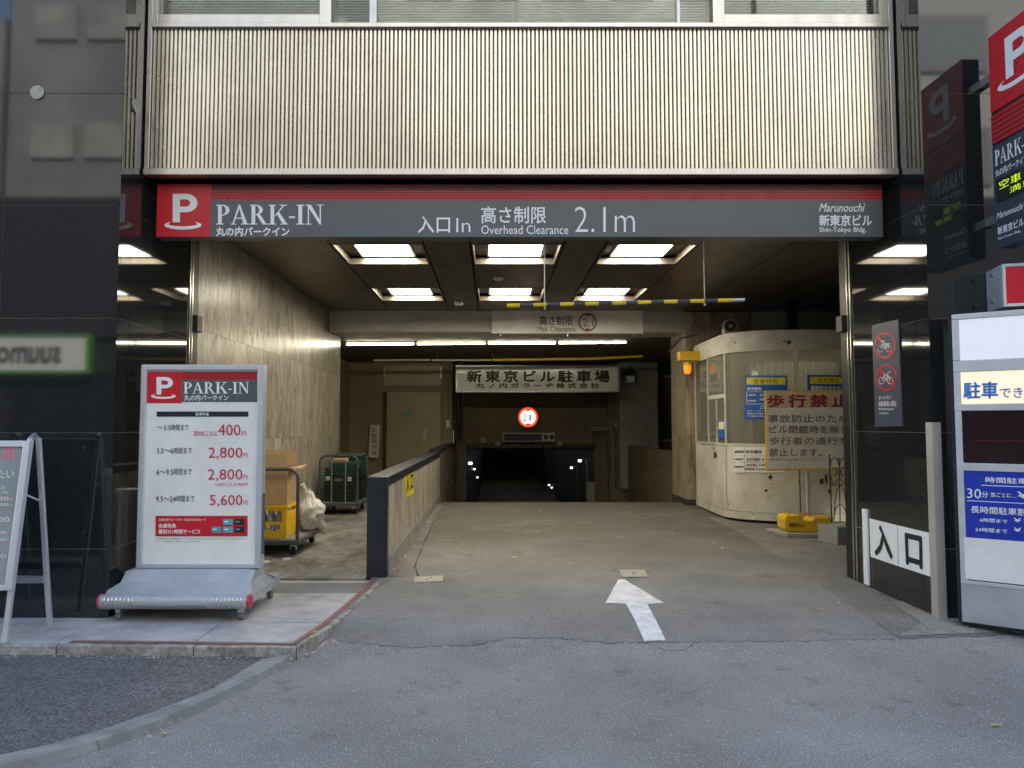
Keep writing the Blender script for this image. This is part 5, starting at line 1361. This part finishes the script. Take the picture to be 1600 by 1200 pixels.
# ---- pole behind booth
pl_ = T('steel_pole', 'dark polished pole between booth roof and ceiling', 'pole', at(1240, 520, 11)); a, b = at(1233, 500, 10.9), at(1247, 500, 10.9)
boxo('shaft', (a.x, 10.9, BZ1 + .055), (b.x - .03, 11.0, CEIL), 'dark_metal', pl_); boxo('edge_strip', (b.x - .028, 10.89, BZ1 + .055), (b.x, 10.99, CEIL), 'chrome', pl_)

# ---- standing board 歩行禁止
YW = 9.35; SW = PY(YW)
sb_ = T('no_walking_board', 'large weathered standing board headed 歩行禁止 in maroon before the booth', 'sign board', at(1262, 830, YW))
Q0 = [(1196, 610), (1352, 609), (1353, 732), (1197.5, 736)]
patch(Q0, SW, 'beacon', sb_, 'frame', 0, .03)
patch([(1198, 612), (1352, 611), (1352, 635), (1198, 637)], SW, 'orange_wood', sb_, 'heading_panel', .003, .002)
patch([(1198, 637.5), (1352, 635.5), (1352, 731), (1199, 733)], SW, 'sheet', sb_, 'text_sheet', .003, .002)
for s, q, m, w in (('歩行禁止', (1199, 617, 1326, 636), 'maroon', .035), ('事故防止のため', (1200, 648, 1325, 660), 'ink_grey', .02), ('ビル閉館時を除き', (1202, 665, 1325, 677), 'ink_grey', .025), ('歩行者の通行を', (1202, 683, 1325, 695), 'ink_grey', .02), ('禁止します。', (1202, 701, 1284, 713), 'ink_grey', .02), ('※閉館時は出口側スロープを一列で歩いて下さい', (1201, 716, 1330, 720), 'ink_grey', 0)):
    text(s, q, SW, m, sb_, w, .005, 1.35 if s == '歩行禁止' else 1.1)
a = at(1260, 736, YW + .05); b = at(1268, 808, YW + .05); boxo('post', (a.x, YW + .04, gz(YW) + .04), (b.x - .01, YW + .08, a.z), 'bluegrey', sb_)
a = on_ground(1211, 836); 
t = T('base_slab', 'flat grey board lying under the yellow weight tank', 'board', (a.x + .3, 9.1, gz(9)))
zz = gz(9.2) + .005
MB().prism([(3.42, 9.35, zz), (3.50, 8.88, zz), (4.9, 8.75, zz), (4.9, 9.4, zz)], (0, 0, .045)).build('slab', 'conc', t, bevel=.006)
# yellow tank
tk = T('weight_tank', 'yellow plastic weight tank with black lettering on the grey board', 'weight tank', (3.9, 9.1, zz + .046))
tz = zz + .046; x0_, x1_ = at(1225, 820, 9.0).x, at(1302, 820, 9.0).x
m = MB(); h = .2; m.prism([(x0_, 8.97, tz + .04), (x0_ + .04, 8.97, tz), (x1_, 8.97, tz), (x1_, 8.97, tz + h - .02), (x0_ + .36, 8.97, tz + h - .02), (x0_ + .33, 8.97, tz + h - .06), (x0_ + .23, 8.97, tz + h - .06), (x0_ + .2, 8.97, tz + h), (x0_ + .02, 8.97, tz + h), (x0_, 8.97, tz + h - .03)], (0, .26, 0)); m.build('tank', 'tank', tk, bevel=.015)
MB().tube([(x0_ + .08, 9.1, tz + h), (x0_ + .08, 9.1, tz + h + .02)], .03, 14).build('cap', 'tank', tk, smooth=True)
MB().tube([(x0_ + .2, 9.1, tz + h - .02), (x0_ + .24, 9.1, tz + h), (x0_ + .34, 9.1, tz + h), (x0_ + .38, 9.1, tz + h - .03)], .014, 8).build('handle', 'tank', tk, smooth=True)
text('新東京ビル', (1233, 817, 1258, 824), PY(8.97), 'ink', tk, .02, .002)
# concrete block
cb_ = on_ground(1281, 842)
MB().prism([(4.02 - .25 + .0, 8.92, 0), (4.05, 8.45, 0), (4.9, 8.45, 0), (4.9, 8.92, 0)], (0, 0, .26)).v
a = on_ground(1309, 852)
t = T('concrete_block', 'grey concrete block at the foot of the iron trellis', 'concrete block', (a.x, a.y, gz(a.y)))
xb0 = at(1281, 835, a.y + .25).x
zg_ = gz(a.y) + .005
MB().prism([(xb0, a.y + .3, zg_), (a.x, a.y, zg_), (a.x + .5, a.y + .08, zg_), (a.x + .45, a.y + .45, zg_)], (0, 0, .2)).build('block', 'conc', t, bevel=.008)
# trellis
YT = 8.9; tr = T('iron_trellis', 'curly wrought iron trellis standing right of the board', 'trellis', at(1310, 820, YT))
tp = lambda x, y: at(x, y, YT)
m = MB()
MB().tube([tp(1296, 714), tp(1300, 825)], .008, 6).build('frame_bar', 'iron', tr)
MB().tube([tp(1311, 715), tp(1313, 825)], .006, 6).build('frame_bar', 'iron', tr)
MB().tube([tp(1328, 714), tp(1328, 825)], .008, 6).build('frame_bar', 'iron', tr)
MB().tube([tp(1297, 756), tp(1328, 757)], .005, 6).build('frame_bar', 'iron', tr)
def curl(pts_): MB().tube([tp(x, y) for x, y in pts_], .005, 6).build('scroll', 'iron', tr, smooth=True)
def arcp(cx, cy, rx, ry, a0, a1, n=14): return [(cx + rx * math.cos(R(a0 + (a1 - a0) * i / n)), cy + ry * math.sin(R(a0 + (a1 - a0) * i / n))) for i in range(n + 1)]
curl(arcp(1304, 730, 7, 15, 180, 350)); curl(arcp(1304, 740, 6.5, 14, 180, 30)); curl(arcp(1304, 737, 3.5, 7, 200, 480))
curl(arcp(1319, 730, 7, 15, 190, 360)); curl(arcp(1319, 740, 6.5, 14, 150, 0)); curl(arcp(1317, 737, 3.5, 7, -20, -300))
curl(arcp(1313, 800, 9, 42, 180, 360)); curl(arcp(1313, 812, 10, 24, 180, 360)); curl(arcp(1304, 745, 8, 14, 170, 60))
m = tp(1296, 712); MB().tube([m + Vector((0, 0, -.012)), m, m + Vector((0, 0, .012))], [.006, .014, .004], 10).build('finial', 'iron', tr, smooth=True)
# small lamp standing behind the trellis that lights the booth foot
lp = T('foot_lamp', 'small lamp glowing on the booth foot behind the right reveal', 'lamp', (4.72, 9.6, .12))
boxo('housing', (4.66, 9.5, .125), (4.78, 9.6, .2), 'dark_metal', lp); boxo('bulb', (4.67, 9.601, .13), (4.77, 9.62, .3), 'white_lit', lp)

# ---- trolleys
def trolley(name, label, x0, x1, y0, y1, zp, zh, floorz, cage):
    t = T(name, label, 'trolley', ((x0 + x1) / 2, (y0 + y1) / 2, floorz), 'platform trolleys in the bay')
    boxo('platform', (x0, y0, zp - .05), (x1, y1, zp), 'rail', t, bevel=.012); boxo('mat', (x0 + .03, y0 + .03, zp + .0005), (x1 - .03, y1 - .03, zp + .004), 'floor', t)
    r_ = .1; ends = [y0 + .03] + ([y1 - .03] if cage else [])
    for y in ends:
        pts_ = [(x0 + .03, y, zp - .02), (x0 + .03, y, zh - r_)] + [(x0 + .03 + r_ - r_ * math.cos(R(a)), y, zh - r_ + r_ * math.sin(R(a))) for a in (22, 45, 67, 90)]
        pts_ += [(x1 - .03 - r_ + r_ * math.sin(R(a)), y, zh - r_ + r_ * math.cos(R(a))) for a in (0, 22, 45, 67, 90)] + [(x1 - .03, y, zp - .02)]
        MB().tube(pts_, .017, 10).build('handle', 'rail', t, smooth=True)
        if cage:
            b = MB(); b.tube([(x0 + .03, y, zh - .12), (x1 - .03, y, zh - .12)], .008, 6); b.build('rail', 'rail', t)
            for k in (1, 2): xx = x0 + (x1 - x0) * k / 3; MB().tube([(xx, y, zp), (xx, y, zh - .02)], .008, 6).build('upright', 'alu', t)
    for x in (x0 + .09, x1 - .09):
        for y in (y0 + .12, y1 - .12):
            w = MB().box((x - .03, y - .03, zp - .09), (x + .03, y + .03, zp - .051)); w.box((x - .032, y - .01, floorz + .05), (x - .026, y + .03, zp - .091)); w.box((x + .026, y - .01, floorz + .05), (x + .032, y + .03, zp - .091)); w = w.build('caster', 'alu', t)
            MB().tube([(x - .02, y + .03, floorz + .065), (x + .02, y + .03, floorz + .065)], .065, 20).build('wheel', 'rubber', w, smooth=True)
            MB().tube([(x - .024, y + .03, floorz + .065), (x + .024, y + .03, floorz + .065)], .025, 12).build('hub', 'alu', w, smooth=True)
    return t
FZ = .09
T1 = trolley('platform_trolley', 'grey platform trolley carrying a yellow crate beside the price sign', -2.70, -2.03, 7.75, 8.75, .255, .99, FZ, False)
T2 = trolley('platform_trolley', 'black railed trolley stacked with green crates by the marble wall', -2.70, -2.06, 11.3, 12.2, .27, .985, FZ, True)
# yellow bottle crate
yc = T('bottle_crate', 'yellow plastic bottle crate with blue lettering on the near trolley', 'crate', (-2.42, 8.1, .26))
cx0, cx1, cy0, cy1, cz0, cz1 = -2.66, -2.20, 7.88, 8.30, .262, .60
m = MB(); m.box((cx0, cy0, cz0), (cx1, cy1, cz0 + .02))
for x in (cx0, cx1 - .02): m.box((x, cy0 + .0205, cz0 + .0205), (x + .02, cy1 - .0205, cz1 - .07))
m.build('floor_and_sides', 'crate_y', yc, bevel=.003)
zw = .43, .545
for y in (cy0, cy1 - .02):
    m = MB(); m.box((cx0, y, cz0 + .0205), (cx1, y + .02, zw[0])); m.box((cx0, y, zw[1]), (cx1, y + .02, cz1 - .03)); m.box((cx0, y, zw[0]), (cx0 + .05, y + .02, zw[1])); m.box((cx1 - .06, y, zw[0]), (cx1, y + .02, zw[1])); m.build('side_wall', 'crate_y', yc, bevel=.002)
m = MB()
for q in (((cx0 - .01, cy0 - .01), (cx1 + .01, cy0 + .02)), ((cx0 - .01, cy1 - .02), (cx1 + .01, cy1 + .01)), ((cx0 - .01, cy0 + .021), (cx0 + .02, cy1 - .021)), ((cx1 - .02, cy0 + .021), (cx1 + .01, cy1 - .021))): m.box((*q[0], cz1 - .03), (*q[1], cz1))
m.build('rim', 'crate_y', yc, bevel=.004)
m = MB()
for x in (cx1 - .055, cx1 - .015): m.box((x, cy0 - .008, cz0 + .03), (x + .01, cy0 - .0005, cz1 - .035))
m.build('reinforcement', 'crate_y', yc)
text('FUJI', None, None, 'blue', yc, .03, fmap=lambda u, v: Vector((cx1 - .305 + u * .225, cy0 - .003, .335 + v * .06)))
text('FUJIYAMA', None, None, 'blue', yc, .01, fmap=lambda u, v: Vector((cx1 - .30 + u * .215, cy0 - .003, .31 + v * .015))) if False else None
for i in range(4):
    for j in range(2):
        x = cx0 + .07 + i * .095; y = cy0 + .07 + j * .12
        t = T('bottle', 'empty glass bottle in the yellow crate, %s row, %s' % (['front', 'rear'][j], ['nearest the marble wall', 'second from the marble wall', 'second from the trolley handle post', 'nearest the trolley handle post'][i]), 'bottle', (x, y, cz0 + .021), 'bottles in the yellow crate')
        MB().tube([(x, y, cz0 + .022), (x, y, cz0 + .19), (x, y, cz0 + .23), (x, y, cz0 + .30)], [.034, .034, .016, .013], 14).build('glass', 'bottle', t, smooth=True)
# cardboard box
bx = T('cardboard_box', 'open cardboard box standing on the yellow crate', 'box', (-2.43, 8.1, cz1))
x0_, x1_, y0_, y1_, z0_, z1_ = -2.66, -2.215, 7.93, 8.22, cz1 + .001, 1.0
m = MB(); m.box((x0_, y0_, z0_), (x1_, y0_ + .006, z1_)); m.box((x0_, y1_ - .006, z0_), (x1_, y1_, z1_)); m.box((x0_, y0_ + .006, z0_), (x0_ + .006, y1_ - .006, z1_)); m.box((x1_ - .006, y0_ + .006, z0_), (x1_, y1_ - .006, z1_)); m.box((x0_ + .006, y0_ + .006, z0_), (x1_ - .006, y1_ - .006, z0_ + .006)); m.build('carton', 'card', bx)
def flap(p, name='flap', mm='card'):
    P = [Vector(v) for v in p]; n = (P[1] - P[0]).cross(P[2] - P[0]).normalized() * .005; MB().hexa(P + [v + n for v in P]).build(name, mm, bx)
flap([(x0_, y1_, z1_), (x1_, y1_, z1_), (x1_ + .02, y1_ + .05, z1_ + .17), (x0_, y1_ + .05, z1_ + .17)])
flap([(x0_, y0_, z1_), (x1_, y0_, z1_), (x1_ - .03, y0_ + .06, z1_ + .14), (x0_, y0_ + .06, z1_ + .14)], mm='card_in')
flap([(x1_, y0_ + .01, z1_), (x1_, y1_ - .01, z1_), (x1_ + .14, y1_ - .02, z1_ + .02), (x1_ + .14, y0_ + .03, z1_ - .01)])
# plastic bag
bg_ = T('rubbish_bag', 'crumpled white plastic rubbish bag on the near trolley', 'bag', (-2.1, 8.5, .26))
bm_ = bmesh.new(); bmesh.ops.create_icosphere(bm_, subdivisions=5, radius=1)
from mathutils import noise as NZ
for v in bm_.verts:
    p = v.co.copy(); t_ = (p.z + 1) / 2
    r_ = 1.0 if t_ < .6 else max(.10, 1 - (t_ - .6) * 2.3)
    cr_ = NZ.fractal(p * 2.6, 1, 2, 4) * .16 + abs(NZ.noise(p * 6)) * .10
    q = Vector((p.x * r_, p.y * r_, p.z)); q *= 1 + cr_
    fl_ = 1 if q.z > -.8 else .8
    v.co = Vector((-2.115 + q.x * .155, 8.52 + q.y * .20, max(.262, .475 + q.z * .235)))
me = bpy.data.meshes.new('bag'); bm_.to_mesh(me); bm_.free(); me.materials.append(M['bag']); me.polygons.foreach_set('use_smooth', [True] * len(me.polygons))
o = link('sack', me, bg_)
MB().tube([(-2.15, 8.45, .68), (-2.165, 8.44, .74), (-2.19, 8.42, .78)], [.035, .02, .035], 9).build('knot', 'bag', bg_, smooth=True)
MB().tube([(-2.03, 8.55, .34), (-1.98, 8.6, .28), (-1.96, 8.62, .20)], [.07, .05, .03], 8).build('drooping_corner', 'bag', bg_, smooth=True)
# ash bin
ab = T('ash_bin', 'slim silver cylinder bin just behind the price sign', 'bin', (-2.2, 6.75, FZ))
MB().tube([(-2.205, 6.75, FZ + .001), (-2.205, 6.75, .84)], .115, 28).build('body', 'alu', ab, smooth=True); MB().tube([(-2.205, 6.75, .841), (-2.205, 6.75, .875)], .122, 28).build('lid', 'alu_white', ab, smooth=True)
# green crates
def gcrate(x0, x1, y0, y1, z0, h, m, label, ribs=3):
    t = T('folding_crate', label, 'crate', ((x0 + x1) / 2, (y0 + y1) / 2, z0), 'plastic crates on the far trolley')
    boxo('body', (x0 + .01, y0 + .01, z0), (x1 - .01, y1 - .01, z0 + h - .03), m, t, bevel=.004)
    boxo('rim', (x0, y0, z0 + h - .029), (x1, y1, z0 + h - .002), m if m != 'black_c' else 'black_c', t, bevel=.004)
    b = MB()
    for k in range(1, ribs): zz_ = z0 + (h - .03) * k / ribs; b.box((x0 + .003, y0 + .003, zz_ - .005), (x1 - .003, y1 - .003, zz_ + .005))
    b.build('side_ribs', m, t); return t
z = .275
for h, m, lb in ((.18, 'green_c', 'lowest dark green crate on the far trolley'), (.09, 'green_c', 'second dark green crate from the bottom on the far trolley'), (.15, 'black_c', 'black crate with white labels in the middle of the stack'), (.10, 'teal_c', 'teal crate above the black one, front stack'), (.09, 'teal_c', 'topmost teal crate of the front stack')):
    off = .06 if z > .78 else 0
    c = gcrate(-2.62 + off * 1.2, -2.14 + off, 11.42, 11.72, z, h, m, lb)
    if m == 'black_c':
        for xx, w_, zz_ in ((-2.6, .07, z + .06), (-2.26, .06, z + .05)): boxo('paper_label', (xx, 11.425, zz_), (xx + w_, 11.428, zz_ + .06), 'white', c)
        boxo('name_plate', (-2.46, 11.425, z + .05), (-2.34, 11.428, z + .09), 'coffer', c)
    z += h + .001
z = .275
for k in range(7): gcrate(-2.55, -2.09, 11.76, 12.12, z, .10, 'teal_c' if k > 3 else 'green_c', '%s crate of the taller rear stack on the far trolley' % ['lowest dark green', 'second dark green', 'third dark green', 'fourth dark green', 'lowest teal', 'middle teal', 'topmost teal'][k], 2); z += .101
t = T('brown_parcel', 'brown flat parcel on top of the green crates', 'parcel', (-2.4, 11.6, .885)); boxo('parcel', (-2.5, 11.45, .886), (-2.3, 11.7, .94), 'card', t, bevel=.004)

# ================================================================== MARKINGS, COVERS, LITTER
arrow = gpoly_w([(966, 906), (975, 906), (1038, 943), (1011, 944), (1025, 970), (1040, 1001), (1007, 1003), (993, 972), (978, 944), (946, 943)])
tag(drape(arrow, .0045).build('painted_arrow', 'white_paint'), 'white painted arrow pointing into the entrance on the driveway', 'road marking', kind='structure')
for i, q in enumerate((((967, 891), (1007, 891), (1013, 902), (973, 903)), ((649, 902), (692, 900), (692, 909), (647, 911)))):
    pq = gpoly(list(q)); c = sum((Vector(p) for p in pq), Vector((0, 0))) / 4
    t = T('cover_plate', ['pale square cover plate just above the painted arrow', 'worn square cover plate near the foot of the low marble wall'][i], 'cover plate', (*c, gz(c.y)), 'square cover plates in the driveway')
    drape(pq, .0065).build('plate', 'plate', t)
    for s in (-.04, .04): MB().disc((c.x + s * .3, c.y + s, gz(c.y) + .007), (0, 0, 1), .012, .002, 10).build('screw', 'crack', t)
leafspots = [(258, 1149, 4), (1557, 1136, 5), (1128, 857, 3), (1131, 858, 2), (492, 990, 4), (485, 998, 4), (373, 990, 3), (465, 947, 3), (803, 872, 3), (843, 766 + 33, 2), (1310, 944, 3), (1370, 975, 2), (1050, 835, 2), (320, 1165 - 5, 2), (645, 884, 2), (1113, 850, 2), (1230, 860, 2), (1255, 1002, 2), (451, 1048, 2), (240, 1180, 2)]
for i, (px, py, s) in enumerate(leafspots):
    on = px < 560 and py < 1008
    p = on_ground(px, py, SZ) if on else on_ground(px, py)
    if px < 460 and 1030 < py and py < 1149 and px != 258: p.z = .03
    k = s * p.y / 1150 * 1.0; a = random.uniform(0, 6.3); pts_ = []
    for j in range(9):
        th = 2 * math.pi * j / 9; rr_ = k * (1.0 + .35 * math.cos(2 * th)) * random.uniform(.8, 1.15)
        x, y = rr_ * math.cos(th) * 1.25, rr_ * math.sin(th) * .85
        pts_.append((p.x + x * math.cos(a) - y * math.sin(a), p.y + x * math.sin(a) + y * math.cos(a), p.z + .008 + .006 * random.random()))
    o = MB().prism(pts_, (0, 0, .0015)).build('fallen_leaf', 'leaf')
    named = {0: 'yellow leaf on the street below the curved low kerb', 1: 'yellow leaf alone on the street at lower right', 2: 'larger yellow leaf on the driveway before the booth', 4: 'yellow leaf at the foot of the sidewalk corner'}
    tag(o, named.get(i, 'tiny dry yellow leaf lying on the ground'), 'leaf', 'fallen yellow leaves')
lb = MB(); rnd = random.Random(11)
def flecks(px0, py0, px1, py1, n, spread, size, flat=None):
    for _ in range(n):
        t_ = rnd.random(); x = px0 + (px1 - px0) * t_ + rnd.gauss(0, spread); y = py0 + (py1 - py0) * t_ + rnd.gauss(0, spread * .5)
        p = on_ground(x, y, flat); s = size * rnd.uniform(.4, 1.3); a = rnd.uniform(0, 3.1); z = (p.z if flat is None else flat) + .006
        c, s_ = math.cos(a) * s, math.sin(a) * s
        lb.add([(p.x - c, p.y - s_, z + .004), (p.x + s_ * .6, p.y - c * .6, z + .001), (p.x + c, p.y + s_, z + .005), (p.x - s_ * .5, p.y + c * .5, z + .008)], [(0, 1, 2, 3)])
flecks(612, 895, 690, 790, 160, 4, .012); flecks(1110, 812, 1240, 850, 60, 8, .008); flecks(1200, 880, 1420, 1000, 130, 14, .007); flecks(1430, 985, 1600, 985, 80, 8, .008)
flecks(0, 1028, 462, 1031, 120, 2.5, .006, .022); flecks(470, 1030, 520, 1000, 50, 4, .008); flecks(200, 1165, 460, 1045, 50, 5, .006); flecks(700, 1080, 1500, 1120, 60, 60, .004)
flecks(420, 882, 560, 870, 40, 10, .008, .09)
tag(lb.build('litter', 'debris', kind='stuff'), 'scattered dry leaf bits and grit along kerbs and walls', 'litter', kind='stuff')
for i, (px, py) in enumerate(((414, 880), (446, 876))):
    p = on_ground(px, py, FZ); t = MB().prism([(p.x - .05, p.y, p.z + .001), (p.x + .02, p.y - .03, p.z + .001), (p.x + .05, p.y + .01, p.z + .001), (p.x, p.y + .03, p.z + .001)], (0.01, 0, .02)).build('paper_scrap', 'white', bevel=.004)
    tag(t, ['white crumpled paper scrap right behind the price sign', 'second white paper scrap on the bay floor, nearer the ramp wall'][i], 'paper scrap', 'paper scraps')
